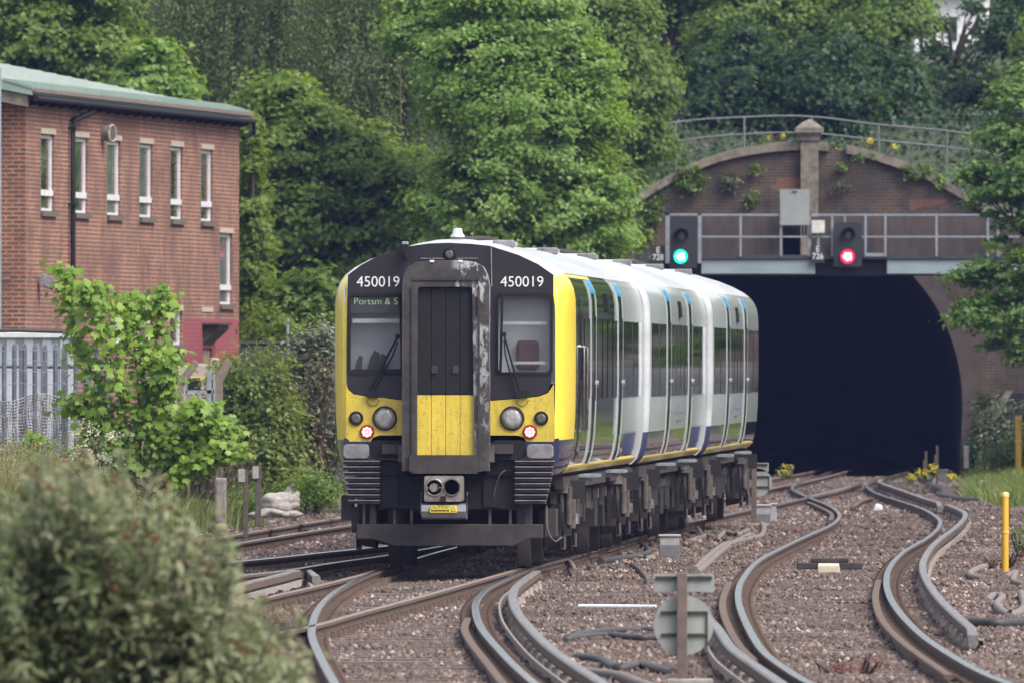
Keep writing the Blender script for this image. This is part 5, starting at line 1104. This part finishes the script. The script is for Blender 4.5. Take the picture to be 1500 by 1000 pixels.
def crown_tree(name, label, D, base, ells, leaf, lm, nclump, per, cr, seed, group='trees round the tunnel', shape='lobe', flat=.5, extra=None, trunk_r=.16, fill=None, up=.8, droop=.6):
    # base: (px, z); ells: list of (px, py, rx_px, ry_px, depth_m, depth_offset)
    g = np.random.RandomState(seed); bx = (base[0]-750)*D/F; bz_ = base[1]
    if shape == 'lobe': leaf *= .78; per = int(per*1.25); nclump = int(nclump*1.45); cr *= .85
    t = thing(name, label, 'tree' if 'tree' in name or 'birch' in name or 'sycamore' in name else 'shrub', (bx, D, bz_), 0, group)
    rg = random.Random(seed+500)
    if shape == 'lobe' and seed not in (12, 43, 44, 47, 53, 199):
        for e in list(ells):
            for _ in range(4):
                an = rg.uniform(0, 6.28); f = rg.uniform(.26, .42); ells = ells+[(e[0]+math.cos(an)*e[2]*.95, e[1]+math.sin(an)*e[3]*.95, e[2]*f, e[3]*f*.8, e[4]*.5, e[5]+rg.uniform(-.5, .1))]
    tot = sum(e[2]*e[3] for e in ells); P_, N_, C_ = [], [], []
    for e in ells:
        c = P(e[0], e[1], D+e[5]); r = (e[2]/S(D), e[4], e[3]/S(D)); k = max(6, int(nclump*e[2]*e[3]/tot))
        cen, out = ell_pts(g, k, c, r); p, nr = clump_leaves(g, cen, out, per, cr, flat, up); P_.append(p); N_.append(nr); C_.append(cen)
        if fill:                                                       # sparse inner leaves
            cen, out = ell_pts(g, int(k*fill), c, np.array(r)*.7, .2); p, nr = clump_leaves(g, cen, out, per, cr, flat, up); P_.append(p); N_.append(nr)
    P_ = np.concatenate(P_); N_ = np.concatenate(N_); C_ = np.concatenate(C_)
    leaves('crown', P_, N_, leaf*(.65+.7*g.rand(len(P_))), shape, lm, g, t, droop=droop)
    mb = MB(); top = C_.mean(0); rs = random.Random(seed)
    hi = Vector(top); b_ = Vector((bx, D, bz_-.3)); q = [b_, b_.lerp(hi, .35)+Vector((rs.uniform(-.2, .2), 0, 0)), b_.lerp(hi, .7)+Vector((rs.uniform(-.3, .3), 0, 0)), hi]
    mb.tube([Vector(v) for v in catmull(q, 4)], [trunk_r*(1-.06*i) for i in range(13)], 9)
    for i in range(min(60, len(C_)//2)):
        c = Vector(C_[rs.randrange(len(C_))]); a = b_.lerp(hi, rs.uniform(.35, .95)); m_ = a.lerp(c, .5)+Vector((0, 0, rs.uniform(0, .3))); mb.tube([a, m_, c], [trunk_r*.3, trunk_r*.18, .012], 5, caps=False)
    mb.build('trunk', m_bark, t)
    if extra:
        em, nE, rE = extra; idx = g.randint(0, len(C_), nE); cen = C_[idx]+np.array([0, -.15, .1]); out = np.tile(np.array([[0, -.8, .4]]), (nE, 1))
        p, nr = clump_leaves(g, cen, out, 8, rE, .6); leaves('young_shoots', p, nr, leaf*.55*(.7+.6*g.rand(len(p))), 'simple', em, g, t, kind='stuff')
    return t
# big trees, near to far
crown_tree('sycamore_tree', 'tall bright green sycamore standing just left of the tunnel portal behind the train', 300, (770, .4),
    [(700, 90, 95, 110, 1.6, 0), (790, 70, 90, 75, 1.5, .5), (770, 190, 120, 120, 1.7, -.5), (850, 150, 50, 80, 1.2, 0), (720, 290, 90, 120, 1.6, -.8), (810, 310, 90, 110, 1.6, -.6), (866, 330, 38, 80, 1.0, 0), (780, 400, 160, 70, 1.5, 0), (650, 50, 70, 90, 1.4, 1.2)],
    .125, L_BRIGHT, 700, 90, .40, 11, fill=.35)
crown_tree('sycamore_tree', 'mid green tree between the bright sycamore and the railing above the portal', 328, (930, 3),
    [(900, 100, 65, 80, 1.5, 0), (935, 180, 42, 50, 1.2, 0), (950, 120, 38, 45, 1, 0), (900, 245, 38, 45, 1.2, 0), (880, 20, 80, 60, 1.5, .5), (905, 340, 14, 40, .8, .5), (950, 215, 24, 26, .8, 0)],
    .15, L_MID, 330, 60, .42, 12, fill=.35)
crown_tree('sycamore_tree', 'dense deep green sycamore with orange shoots behind the building corner', 304, (470, .8),
    [(420, 200, 75, 80, 1.4, 0), (520, 250, 85, 90, 1.6, .3), (440, 330, 80, 90, 1.5, -.3), (560, 340, 90, 90, 1.6, 0), (400, 420, 70, 80, 1.3, .2), (600, 290, 60, 90, 1.4, 0), (500, 430, 120, 60, 1.4, 0), (380, 280, 40, 90, 1.0, 0)],
    .17, leafmat('spring green leaf', [(.10, .16, .032), (.14, .215, .040), (.185, .265, .055), (.25, .32, .09)]), 430, 62, .45, 13, extra=(L_ORANGE, 46, .28), fill=.35)
crown_tree('sycamore_tree', 'light green tree rising behind the left end of the green roof', 312, (70, 1),
    [(60, 40, 100, 75, 1.6, 0), (150, 70, 75, 60, 1.4, 0), (-40, 60, 90, 90, 1.6, 0), (100, -50, 110, 60, 1.6, 0), (130, 130, 90, 40, 1.3, .5), (20, 120, 110, 50, 1.4, .5)],
    .16, leafmat('light green leaf', [(.11, .18, .036), (.15, .23, .044), (.19, .27, .06), (.25, .31, .10)]), 330, 62, .42, 14, fill=.35)
crown_tree('sycamore_tree', 'small leafy tree with a pointed top showing over the middle of the green roof', 306, (215, 1),
    [(215, 110, 40, 50, 1.0, 0), (235, 85, 22, 25, .7, 0), (190, 150, 50, 40, 1.0, 0), (245, 140, 30, 40, .8, 0)], .19, L_BRIGHT, 85, 50, .36, 15, fill=.2)
crown_tree('ivy_tree', 'narrow yellow green ivy covered tree hugging the far corner of the brick building', 293.5, (372, .4),
    [(364, 230, 13, 55, .6, 0), (370, 320, 18, 70, .7, 0), (374, 410, 20, 70, .8, 0), (380, 480, 34, 45, .9, 0)], .13, L_YEL, 120, 55, .25, 16, fill=.2, trunk_r=.1)
crown_tree('sycamore_tree', 'right hand tree leaning its light green branches across the portal and gantry', 296, (1640, 1.2),
    [(1490, 165, 48, 62, .9, 0), (1530, 260, 95, 80, 1.3, 0), (1472, 270, 56, 36, .9, -.3), (1492, 345, 54, 34, .9, -.4), (1520, 400, 90, 50, 1.1, 0), (1458, 405, 46, 18, .7, -.3), (1478, 455, 56, 34, .8, -.3), (1540, 470, 90, 50, 1.2, 0), (1620, 300, 120, 180, 1.8, .5), (1600, 120, 90, 90, 1.5, .5)],
    .15, leafmat('pale sycamore leaf', [(.10, .185, .05), (.14, .24, .065), (.185, .29, .09), (.24, .33, .13)]), 330, 50, .34, 17, flat=.4)
# birch with hanging strands
def birch(label, D, base, cols, seed, n, group='trees round the tunnel'):
    g = np.random.RandomState(seed); bx = (base[0]-750)*D/F; t = thing('birch_tree', label, 'tree', (bx, D, base[1]), 0, group); P_, N_ = [], []
    for (px, py, rx, ry, dd) in cols:
        k = int(n*rx*ry/9000); cen, out = ell_pts(g, k, P(px, py, D), (rx/S(D), dd, ry/S(D)), .5)
        for c in cen:
            ln = .6+1.0*g.rand(); m_ = int(26*ln); z = -g.rand(m_)*ln; P_.append(c+np.stack([g.normal(size=m_)*.06+z*.05, g.normal(size=m_)*.06, z], 1)); N_.append(np.array([0, -.5, .35])+g.normal(size=(m_, 3))*.6)
    P_ = np.concatenate(P_); N_ = np.concatenate(N_); leaves('crown', P_, N_, .075*(.7+.6*g.rand(len(P_))), 'simple', L_BIRCH, g, t, droop=2)
    mb = MB(); b_ = Vector((bx, D, base[1])); h = P(base[0]+20, -120, D); mb.tube([b_, b_.lerp(h, .5)+Vector((.3, 0, 0)), h], [.2, .15, .06], 9)
    rs = random.Random(seed)
    for i in range(34):
        a = b_.lerp(h, rs.uniform(.4, .98)); c = Vector(P_[rs.randrange(len(P_))]); mb.tube([a, a.lerp(c, .6)+Vector((0, 0, .5)), c], [.05, .03, .01], 5, caps=False)
    mb.build('trunk', m_bark, t)
birch('dark weeping birch with hanging grey green strands behind the brick building', 322, (400, 3), [(330, 40, 110, 110, 1.6), (420, 120, 80, 100, 1.5), (300, 150, 70, 70, 1.3), (380, -60, 120, 70, 1.6), (360, 190, 90, 50, 1.2), (260, 40, 80, 100, 1.4)], 21, 330)
birch('second weeping birch with long drooping strands left of the bright sycamore', 318, (560, 2.5), [(520, 40, 100, 110, 1.5), (580, 150, 70, 110, 1.4), (500, 150, 80, 80, 1.4), (560, -60, 110, 70, 1.5), (590, 260, 45, 60, 1.1), (640, 60, 60, 100, 1.2)], 22, 330)
# hillside trees above the tunnel
hs_ = [(1010, 60, 372, L_DARK), (1120, 30, 366, L_MID), (1230, 70, 372, L_DARK), (1318, 20, 364, L_MID), (1490, 40, 370, L_DARK), (1090, 120, 361, L_DARK), (1200, 130, 360, L_DARK), (1310, 120, 363, L_DARK), (980, -40, 368, L_MID), (1240, -50, 372, L_MID), (1560, 90, 366, L_MID), (840, -20, 372, L_DARK), (700, -40, 376, L_DARK), (1450, 130, 372, L_DARK)]
hn = ['dark green tree over the left shoulder of the portal', 'leafy mid green tree above the portal pillar', 'dark tree just right of the portal pillar on the hill', 'mid green tree left of the gap with the white house', 'dark tree right of the gap with the white house', 'low dark tree behind the railing left of the pillar', 'low dark tree behind the railing above the pillar', 'low dark tree behind the railing right of the pillar', 'upper mid green tree high above the left end of the railing', 'upper mid green tree high above the pillar cap', 'mid green hillside tree farthest right beside the gap', 'dark hillside tree behind the bright sycamore', 'dark tree showing above the second weeping birch', 'shadowy tree below the white house gap']
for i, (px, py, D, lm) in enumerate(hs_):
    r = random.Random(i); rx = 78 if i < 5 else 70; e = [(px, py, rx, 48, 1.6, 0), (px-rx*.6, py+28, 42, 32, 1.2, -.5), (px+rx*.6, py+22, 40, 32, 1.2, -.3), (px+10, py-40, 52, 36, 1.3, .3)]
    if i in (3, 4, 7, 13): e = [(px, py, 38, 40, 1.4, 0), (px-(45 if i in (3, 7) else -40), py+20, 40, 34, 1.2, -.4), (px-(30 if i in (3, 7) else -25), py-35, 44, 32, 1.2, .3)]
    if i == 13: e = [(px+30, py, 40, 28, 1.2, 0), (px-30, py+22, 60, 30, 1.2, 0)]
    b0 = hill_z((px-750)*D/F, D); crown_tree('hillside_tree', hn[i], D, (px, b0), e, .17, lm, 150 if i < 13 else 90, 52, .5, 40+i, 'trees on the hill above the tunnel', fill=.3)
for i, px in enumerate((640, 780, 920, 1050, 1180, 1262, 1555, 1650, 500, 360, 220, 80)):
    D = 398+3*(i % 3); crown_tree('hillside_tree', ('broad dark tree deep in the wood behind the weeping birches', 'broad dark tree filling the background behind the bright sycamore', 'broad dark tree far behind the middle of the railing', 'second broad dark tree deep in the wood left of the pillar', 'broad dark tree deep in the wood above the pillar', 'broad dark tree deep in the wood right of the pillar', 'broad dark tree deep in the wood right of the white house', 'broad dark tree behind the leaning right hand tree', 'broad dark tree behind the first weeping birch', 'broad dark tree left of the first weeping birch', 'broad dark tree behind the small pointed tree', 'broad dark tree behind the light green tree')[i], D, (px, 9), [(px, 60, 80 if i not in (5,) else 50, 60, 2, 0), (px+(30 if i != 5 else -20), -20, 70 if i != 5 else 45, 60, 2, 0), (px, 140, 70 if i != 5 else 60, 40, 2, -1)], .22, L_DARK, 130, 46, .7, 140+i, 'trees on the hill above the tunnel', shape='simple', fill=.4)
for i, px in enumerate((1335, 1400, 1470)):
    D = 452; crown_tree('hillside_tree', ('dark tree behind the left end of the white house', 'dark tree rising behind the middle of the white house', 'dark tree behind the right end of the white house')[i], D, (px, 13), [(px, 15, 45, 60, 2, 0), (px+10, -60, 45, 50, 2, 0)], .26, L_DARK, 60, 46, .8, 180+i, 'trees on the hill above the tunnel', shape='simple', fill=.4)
crown_tree('hillside_tree', 'scrappy bush breaking up the view of the white house', 378, (1400, 8), [(1368, 70, 22, 20, .8, 0), (1440, 62, 18, 36, .8, 0), (1384, 34, 12, 8, .5, 0), (1400, 112, 70, 22, 1, 0), (1350, 30, 16, 30, .8, 0), (1428, 12, 16, 8, .5, 0)], .16, L_DARK, 60, 30, .35, 199, 'trees on the hill above the tunnel')
# ivy bank and brambles left of the train
def mass(name, label, cat, D, blobs, leaf, lm, n, cr, seed, group=None, per=40, shape='simple', stems=None, up=.6, droop=.4, depth=None):
    g = np.random.RandomState(seed); tot = sum(b[2]*b[3] for b in blobs); P_, N_ = [], []
    for b in blobs:
        dd = b[4] if len(b) > 4 else .6; cen, out = ell_pts(g, max(4, int(n*b[2]*b[3]/tot)), P(b[0], b[1], D), (b[2]/S(D), dd, b[3]/S(D)), .5, -1); p, nr = clump_leaves(g, cen, out, per, cr, .8, up); P_.append(p); N_.append(nr)
    P_ = np.concatenate(P_); N_ = np.concatenate(N_); c0 = P(blobs[0][0], max(b[1]+b[3] for b in blobs), D)
    t = thing(name, label, cat, c0, 0, group); leaves('foliage', P_, N_, leaf*(.6+.8*g.rand(len(P_))), shape, lm, g, t, droop=droop)
    mb = MB(); rs = random.Random(seed)
    for i in range(stems or 14):
        p = Vector(P_[rs.randrange(len(P_))]); b_ = Vector((c0.x+(p.x-c0.x)*.6, D, c0.z)); mb.tube([b_, b_.lerp(p, .6)+Vector((rs.uniform(-.1, .1), 0, .1)), p], [.016, .011, .006], 5, caps=False)
    mb.build('stems', m_bark, t); return t
mass('ivy_bank', 'dense green ivy and bramble mound beside the small gate', 'ivy', 240, [(372, 560, 44, 40), (350, 610, 40, 60), (395, 620, 42, 70), (360, 680, 50, 45), (330, 560, 22, 30), (420, 690, 30, 40), (345, 535, 14, 12), (388, 520, 16, 12), (412, 545, 12, 22), (325, 600, 14, 20), (375, 640, 60, 20, .9)], .085, leafmat('ivy leaf', [(.085, .13, .035), (.13, .185, .045), (.19, .24, .06), (.28, .31, .10)]), 300, .3, 31, stems=60, per=48)
mass('bramble_thicket', 'tangle of grey green and dead brown brambles touching the left side of the train', 'bramble', 243, [(455, 530, 38, 50), (440, 600, 46, 70), (470, 640, 34, 80), (430, 680, 40, 50), (480, 560, 24, 60), (475, 500, 22, 30)], .085, L_GREY, 300, .22, 32, stems=130)
mass('dead_bramble', 'brown withered bramble patch in the middle of the thicket', 'bramble', 241.5, [(425, 590, 24, 50, .3), (450, 650, 24, 50, .3), (400, 680, 20, 30, .3), (470, 560, 14, 40, .3)], .075, L_DRY, 90, .2, 33, stems=60)
mass('shrub', 'yellow green shrub above the dark wall', 'shrub', 280, [(395, 480, 34, 26), (440, 500, 40, 20)], .12, L_YEL, 60, .25, 34)
mass('shrub', 'dark leafy shrub above the dark wall next to the train roof edge', 'shrub', 284, [(450, 450, 55, 50), (490, 480, 30, 40)], .15, L_MID, 90, .35, 35, shape='lobe')
mass('shrub', 'small green bush growing through the chain link fence', 'shrub', 212.5, [(45, 665, 16, 24, .2), (52, 645, 12, 10, .2)], .10, L_BRIGHT, 26, .14, 36, per=16)
mass('weed_patch', 'dry purple brown weed stalks behind the sapling', 'weeds', 220, [(270, 660, 60, 40), (330, 680, 40, 50), (220, 640, 40, 40)], .04, leafmat('dull purple weed', [(.12, .085, .08), (.16, .12, .11), (.12, .115, .07)]), 150, .2, 37, stems=90, per=22)
mass('shrub', 'dark green weeds at the foot of the ivy bank', 'shrub', 226, [(430, 725, 60, 24), (470, 715, 30, 24), (360, 735, 40, 16)], .06, L_MID, 90, .16, 38)
# sapling with individual lobed leaves
def sapling():
    D = 205; g = np.random.RandomState(5); rs = random.Random(5)
    t = thing('sycamore_sapling', 'young bright green sycamore sapling with big lobed leaves in front of the brick building', 'sapling', P(205, 735, D))
    mb = MB(); tips = []
    stems = [[(205, 735), (180, 650), (140, 560), (110, 480), (92, 395)], [(205, 735), (190, 640), (160, 520), (140, 440), (122, 425)], [(205, 735), (205, 640), (200, 540), (190, 460), (180, 440)], [(205, 735), (215, 640), (225, 540), (232, 460), (236, 432)], [(205, 735), (240, 690), (280, 650), (310, 630), (335, 622)],
             [(205, 735), (225, 650), (240, 590), (244, 545), (247, 522)], [(205, 735), (190, 700), (160, 640), (125, 600), (105, 590)], [(205, 735), (250, 705), (290, 680), (325, 660), (338, 665)], [(205, 735), (200, 690), (180, 660), (150, 640), (130, 650)], [(205, 735), (230, 670), (265, 640), (290, 600), (300, 612)]]
    P_, N_ = [], []
    for s_ in stems:
        dy = rs.uniform(-.45, .45); q = [P(x, y, D+dy*(i/4)) for i, (x, y) in enumerate(s_)]; c = [Vector(v) for v in catmull(q, 8)]; mb.tube(c, [.022*(1-.85*i/len(c)) for i in range(len(c))], 6, caps=False)
        for i, p in enumerate(c):
            if i < 9: continue
            for k in range(18):
                a = rs.uniform(0, 6.28); l = abs(rs.gauss(.0, .14))+.04; o = Vector((math.cos(a)*l, math.sin(a)*l, rs.uniform(-.14, .14)))
                P_.append(p+o); N_.append(Vector((o.x*1.6, o.y*1.6-.55, .75))+Vector((rs.gauss(0, .35), rs.gauss(0, .3), rs.gauss(0, .3))))
                if k < 2: mb.tube([p, p+o], .004, 4, caps=False)
    P_ = np.array([tuple(v) for v in P_]); N_ = np.array([tuple(v) for v in N_]); mb.build('stem', m_bark, t)
    leaves('foliage', P_, N_, .118*(.5+.75*g.rand(len(P_))), 'maple', L_SAP, g, t, droop=1.2)
sapling()
# blurred bush close to the camera
def near_bush():
    D = 76; g = np.random.RandomState(9); rs = random.Random(9); s = S(D)
    t = thing('foreground_bush', 'blurred grey green bush hiding the ends of the left tracks', 'bush', (P(130, 0, D).x, D, -.16)); tips = []
    mb = MB(); P_, N_ = [], []; R_, RN = [], []
    env = lambda x: (690+((x-115)/300.)**2*230 if x > 115 else 690+((115-x)/120.)**2*28)+20*math.sin(x*.09)+14*math.sin(x*.27+1)
    for i in range(470):
        x = rs.uniform(-60, 445) if i > 40 else rs.uniform(60, 210); top = env(min(x, 402)) + abs(rs.gauss(0, 75))-rs.choice((0, 0, 0, 25)) + (40 if x > 380 else 0)
        if i > 230: top = rs.uniform(env(min(x, 400))+60, 1090)
        tip = P(x, top, D+rs.uniform(-.7, .7)); base = Vector((P(130+(x-130)*.35, 0, D).x, D, -.16)); m_ = base.lerp(tip, .6)+Vector((rs.uniform(-.1, .1), 0, rs.uniform(0, .15)))
        c = [Vector(v) for v in catmull([base, m_, tip], 8)]; 
        if i < 210: mb.tube(c, [.013*(1-.8*k/len(c)) for k in range(len(c))], 5, caps=False)
        for k, p in enumerate(c):
            if k < 8: continue
            for _ in range(10 if k < 13 else 6):
                sp = .07 if k < 13 else .035; o = np.array([rs.gauss(0, sp), rs.gauss(0, sp), rs.gauss(0, sp)]); P_.append(np.array(p)+o); N_.append(np.array([rs.gauss(0, .5), rs.gauss(-.45, .4), .7]))
        if i % 4 == 0 and i < 230:
            for k in range(26): z = k/26*.10; R_.append(np.array(tip)+np.array([rs.gauss(0, .012)-z*.5, rs.gauss(0, .01), z*.5])); RN.append(np.array([rs.gauss(0, 1), rs.gauss(0, 1), .5]))
    P_ = np.array(P_); N_ = np.array(N_); mb.build('stems', m_bark, t)
    leaves('foliage', P_, N_, .075*(.45+1.0*g.rand(len(P_))), 'narrow', L_BUSH, g, t, droop=.6)
    leaves('seed_heads', np.array(R_), np.array(RN), .024*(.7+.6*g.rand(len(R_))), 'simple', L_RUST, g, t)
near_bush()
# grasses
def grass(name, label, n, fx, h0, h1, wd, m, seed, lean=.35, heads=None):
    g = np.random.RandomState(seed); B = np.array([fx(g) for _ in range(n)]); B = np.array([(x, y, gz(x, y)-.02 if z is None else z) for x, y, z in B], float)
    h = h0+(h1-h0)*g.rand(n, 1); d = g.normal(size=(n, 2))*lean; d3 = np.concatenate([d, np.zeros((n, 1))], 1)
    a = g.rand(n)*6.28; s_ = np.stack([np.cos(a), np.sin(a)*.4, 0*a], 1)*wd
    up = np.array([[0, 0, 1.0]]); m1 = B+up*h*.55+d3*h*.35; tp = B+up*h*.95+d3*h
    V = np.stack([B-s_, B+s_, m1+s_*.75, m1-s_*.75, tp], 1).reshape(-1, 3); k = np.arange(n)[:, None]*5
    o = fast_mesh(name, V, [np.concatenate([k, k+1, k+2, k+3], 1), np.concatenate([k+3, k+2, k+4], 1)], m, kind='stuff'); tag(o, label, 'grass')
    return tp
G_GREEN = leafmat('fresh grass blade', [(.11, .17, .04), (.16, .225, .055), (.22, .27, .08), (.32, .31, .15)], .3)
G_DRY = leafmat('pale dry grass blade', [(.13, .15, .06), (.20, .20, .10), (.30, .27, .16), (.38, .34, .22)], .3)
def fx_r(g):
    y = 248+88*g.rand(); x = ER(y)+.25+abs(g.normal())*1.6+(.0 if y > 262 else .5); return x, y, None
grass('grass', 'bright green grass verge right of the tunnel approach', 26000, fx_r, .10, .48, .010, G_GREEN, 3, .5)
def fx_l(g):
    y = 150+82*g.rand(); x = EL(y)-.15-abs(g.normal())*1.5; return x, y, None
grass('grass', 'long green and dry grass on the left hand verge', 30000, fx_l, .2, .7, .009, leafmat('mixed verge grass', [(.07, .12, .03), (.11, .16, .045), (.17, .19, .07), (.25, .23, .12)], .3), 4)
def fx_l2(g):
    px = -60+260*g.rand(); y = 196+14*g.rand(); x = (px-750)*y/F; return x, y, None
tp = grass('grass', 'tall pale seeding grass in front of the chain link fence', 9000, fx_l2, .45, .95, .007, G_DRY, 6, .2)
g = np.random.RandomState(1); q = np.repeat(tp[::3], 5, 0)+g.normal(size=(len(tp[::3])*5, 3))*np.array([.01, .01, .05])
tag(leaves('grass_seed_heads', q, g.normal(size=(len(q), 3))+np.array([0, -.5, .3]), .03*(.6+.8*g.rand(len(q))), 'simple', G_DRY, g, kind='stuff'), 'pale feathery seed heads of the tall grass', 'grass')
tag(leaves('hill_undergrowth', *(lambda X, Y: (np.stack([X, Y, np.array([hill_z(a, b) for a, b in zip(X, Y)])+.05+.5*np.random.RandomState(3).rand(len(X))**2], 1), np.random.RandomState(4).normal(size=(len(X), 3))*.6+np.array([0, -.6, .8])))(-6+30*np.random.RandomState(1).rand(26000), 345.5+26*np.random.RandomState(2).rand(26000)**1.3), .14*(.6+.8*np.random.RandomState(5).rand(26000)), 'lobe', leafmat('shadow toned undergrowth leaf', [(.016, .036, .016), (.024, .052, .020), (.034, .07, .024), (.05, .095, .03)], .3), np.random.RandomState(6), kind='stuff'), 'dark low undergrowth covering the hillside behind the railing', 'undergrowth')  # leaf greens darkened to put the shadow behind the railing into the colour
tag(leaves('verge_weeds', *(lambda X, Y: (np.stack([X, Y, np.array([gz(a, b) for a, b in zip(X, Y)])+.25*np.random.RandomState(3).rand(len(X))**2], 1), np.random.RandomState(4).normal(size=(len(X), 3))*.6+np.array([0, -.6, .8])))((lambda Y: np.array([EL(y) for y in Y])-.3-7*np.random.RandomState(1).rand(len(Y)))(210+90*np.random.RandomState(2).rand(24000)), 210+90*np.random.RandomState(2).rand(24000)), .07*(.6+.8*np.random.RandomState(5).rand(24000)), 'simple', L_MID, np.random.RandomState(6), kind='stuff'), 'low mixed weeds on the bank between the left track and the building', 'weeds')
# flowers, wall plants, right hand shrubs
def flowers(label, D, blobs, m, n, leaf, seed, gm=L_MID, name='flower_clump'):
    t = mass(name, label, 'flowers', D, [(x, y+h*.6, w_, h, .25) for x, y, w_, h in blobs], .07, gm, n, .10, seed, per=10)
    g = np.random.RandomState(seed+1); pp = np.concatenate([np.array(P(x, y, D-.25))+g.normal(size=(int(n*1.2), 3))*np.array([w_/S(D)*.5, .15, h/S(D)*.4]) for x, y, w_, h in blobs]); q = np.repeat(pp, 7, 0)+g.normal(size=(len(pp)*7, 3))*.03
    leaves('blossom', q, g.normal(size=(len(q), 3))*.6+np.array([0, -.8, .6]), leaf*(.7+.6*g.rand(len(q))), 'simple', m, g, t)
flowers('yellow ragwort flowers at the right foot of the tunnel mouth', 302, [(1350, 692, 12, 8), (1366, 684, 8, 6), (1334, 697, 5, 4), (1396, 697, 7, 4)], L_FLOW, 8, .04, 51)
flowers('small tuft of yellow flowers beyond the end of the train', 295, [(1151, 688, 10, 7)], L_FLOW, 6, .045, 52)
flowers('yellow flowers on the right part of the portal coping', 342.4, [(1278, 207, 7, 6), (1311, 215, 3, 3), (1228, 222, 3, 3)], L_FLOW, 5, .035, 53)
flowers('tiny yellow flowers behind the coping left of the pillar', 343.2, [(1128, 202, 5, 3), (1145, 199, 4, 3)], L_FLOW, 4, .03, 54)
flowers('cream cow parsley flowers at the foot of the sapling', 202.5, [(135, 632, 24, 14), (120, 658, 22, 14), (152, 672, 22, 14), (165, 640, 14, 10), (100, 680, 14, 10)], L_CREAM, 9, .035, 55, L_GREY)
wall_plants = [(1010, 262, 26, 22, 'grey green plant hanging on the left of the portal wall'), (1068, 262, 16, 18, 'dusky fern clump in the middle of the left portal wall'), (1105, 248, 5, 10, 'tiny green tuft high on the left portal wall'), (1340, 250, 26, 12, 'leafy plant below the coping on the right of the portal'), (1376, 262, 8, 8, 'bright tuft at the right end of the portal coping'), (1270, 228, 14, 4, 'flat bright plant under the coping right of the pillar'), (1233, 246, 6, 4, 'small bright tuft right of the pillar'), (1235, 272, 10, 8, 'dark fern tuft right of the pillar'), (965, 290, 10, 12, 'small plant at the left edge of the portal wall'), (1100, 290, 8, 8, 'small dark plant low on the left portal wall'), (1420, 365, 14, 10, 'small plant on the portal wall by the right tree'), (950, 320, 14, 30, 'green climber at the left end of the portal')]
for i, (x, y, rx, ry, lab) in enumerate(wall_plants): mass('wall_plant', lab, 'plant', PY-.12, [(x, y, rx, ry, .10)], .09, L_BRIGHT if 'bright' in lab else L_GREY if i in (1, 7) else L_MID, max(6, int(rx*ry/14)), .13, 60+i, 'plants growing on the portal wall', per=14, stems=5)
mass('shrub', 'dark green shrub under the yellow post right of the tunnel', 'shrub', 306, [(1465, 610, 34, 28), (1490, 640, 30, 26), (1450, 640, 18, 20), (1530, 620, 50, 40)], .08, L_GREY, 90, .22, 81)
mass('shrub', 'feathery pale green weeds in front of the distant yellow post', 'shrub', 299, [(1475, 668, 34, 24), (1505, 660, 30, 30), (1455, 690, 24, 14)], .07, leafmat('pale weed leaf', [(.08, .13, .05), (.12, .18, .07), (.17, .22, .1)]), 100, .2, 82, stems=30)
mass('shrub', 'dark ivy at the base of the right tunnel wall', 'shrub', 312, [(1440, 610, 16, 40, .3), (1425, 660, 12, 22, .3)], .07, L_DARK, 40, .16, 83)
mass('red_herb', 'small dark red herbs between the near right hand rails', 'herb', 122, [(1250, 975, 40, 7, .8), (1275, 962, 18, 5, .5), (1220, 985, 14, 4, .4)], .022, L_RED, 40, .06, 84, per=14, up=1)
mass('red_herb', 'small dark red herbs by the foot of the yellow post', 'herb', 186, [(1460, 825, 14, 6, .4), (1492, 815, 10, 10, .4)], .03, L_RED, 20, .06, 85, per=12, up=1)
mass('weed_tuft', 'low green weeds right of the yellow post', 'weeds', 192, [(1498, 800, 12, 14, .5), (1490, 775, 8, 8, .4)], .04, L_MID, 20, .08, 86, per=14)
# tree belt beyond the right hand fence, mirrored in the carriage sides
for i in range(8):
    D = 205+i*17; X = 16.5+1.5*(i % 2); px = X*S(D)+750; k = S(D)
    crown_tree('belt_tree', ('nearest','second','third','fourth','fifth','sixth','seventh','farthest')[i]+' broad green tree of the belt behind the right hand board fence', D, (px, 3), [(px, HY-(6.0-HC)*k, 3.2*k, 3.6*k, 4.5, 0), (px+.6*k, HY-(9.5-HC)*k, 2.4*k, 2.4*k, 3.4, 0)], .30, L_MID if i % 2 else L_DARK, 190, 46, .8, 90+i, 'tree belt right of the tracks', shape='simple', fill=.4)
# ------------------------------------------------------------------ air
HAZE = 0.00011
mb = MB(); mb.box2((-90, -12, -2.6), (90, 530, 60)); hz = mb.build('haze', [], None); hz['kind'] = 'stuff'; hz['label'] = 'thin bluish summer haze in the air'; hz.visible_shadow = True
m = bpy.data.materials.new('haze'); m.use_nodes = True; nt = m.node_tree; nt.nodes.remove(nt.nodes['Principled BSDF'])
v = nt.nodes.new('ShaderNodeVolumePrincipled'); v.inputs['Color'].default_value = (.33, .43, 1, 1); v.inputs['Density'].default_value = HAZE; v.inputs['Anisotropy'].default_value = .2
nt.links.new(v.outputs[0], nt.nodes['Material Output'].inputs['Volume']); hz.data.materials.append(m)
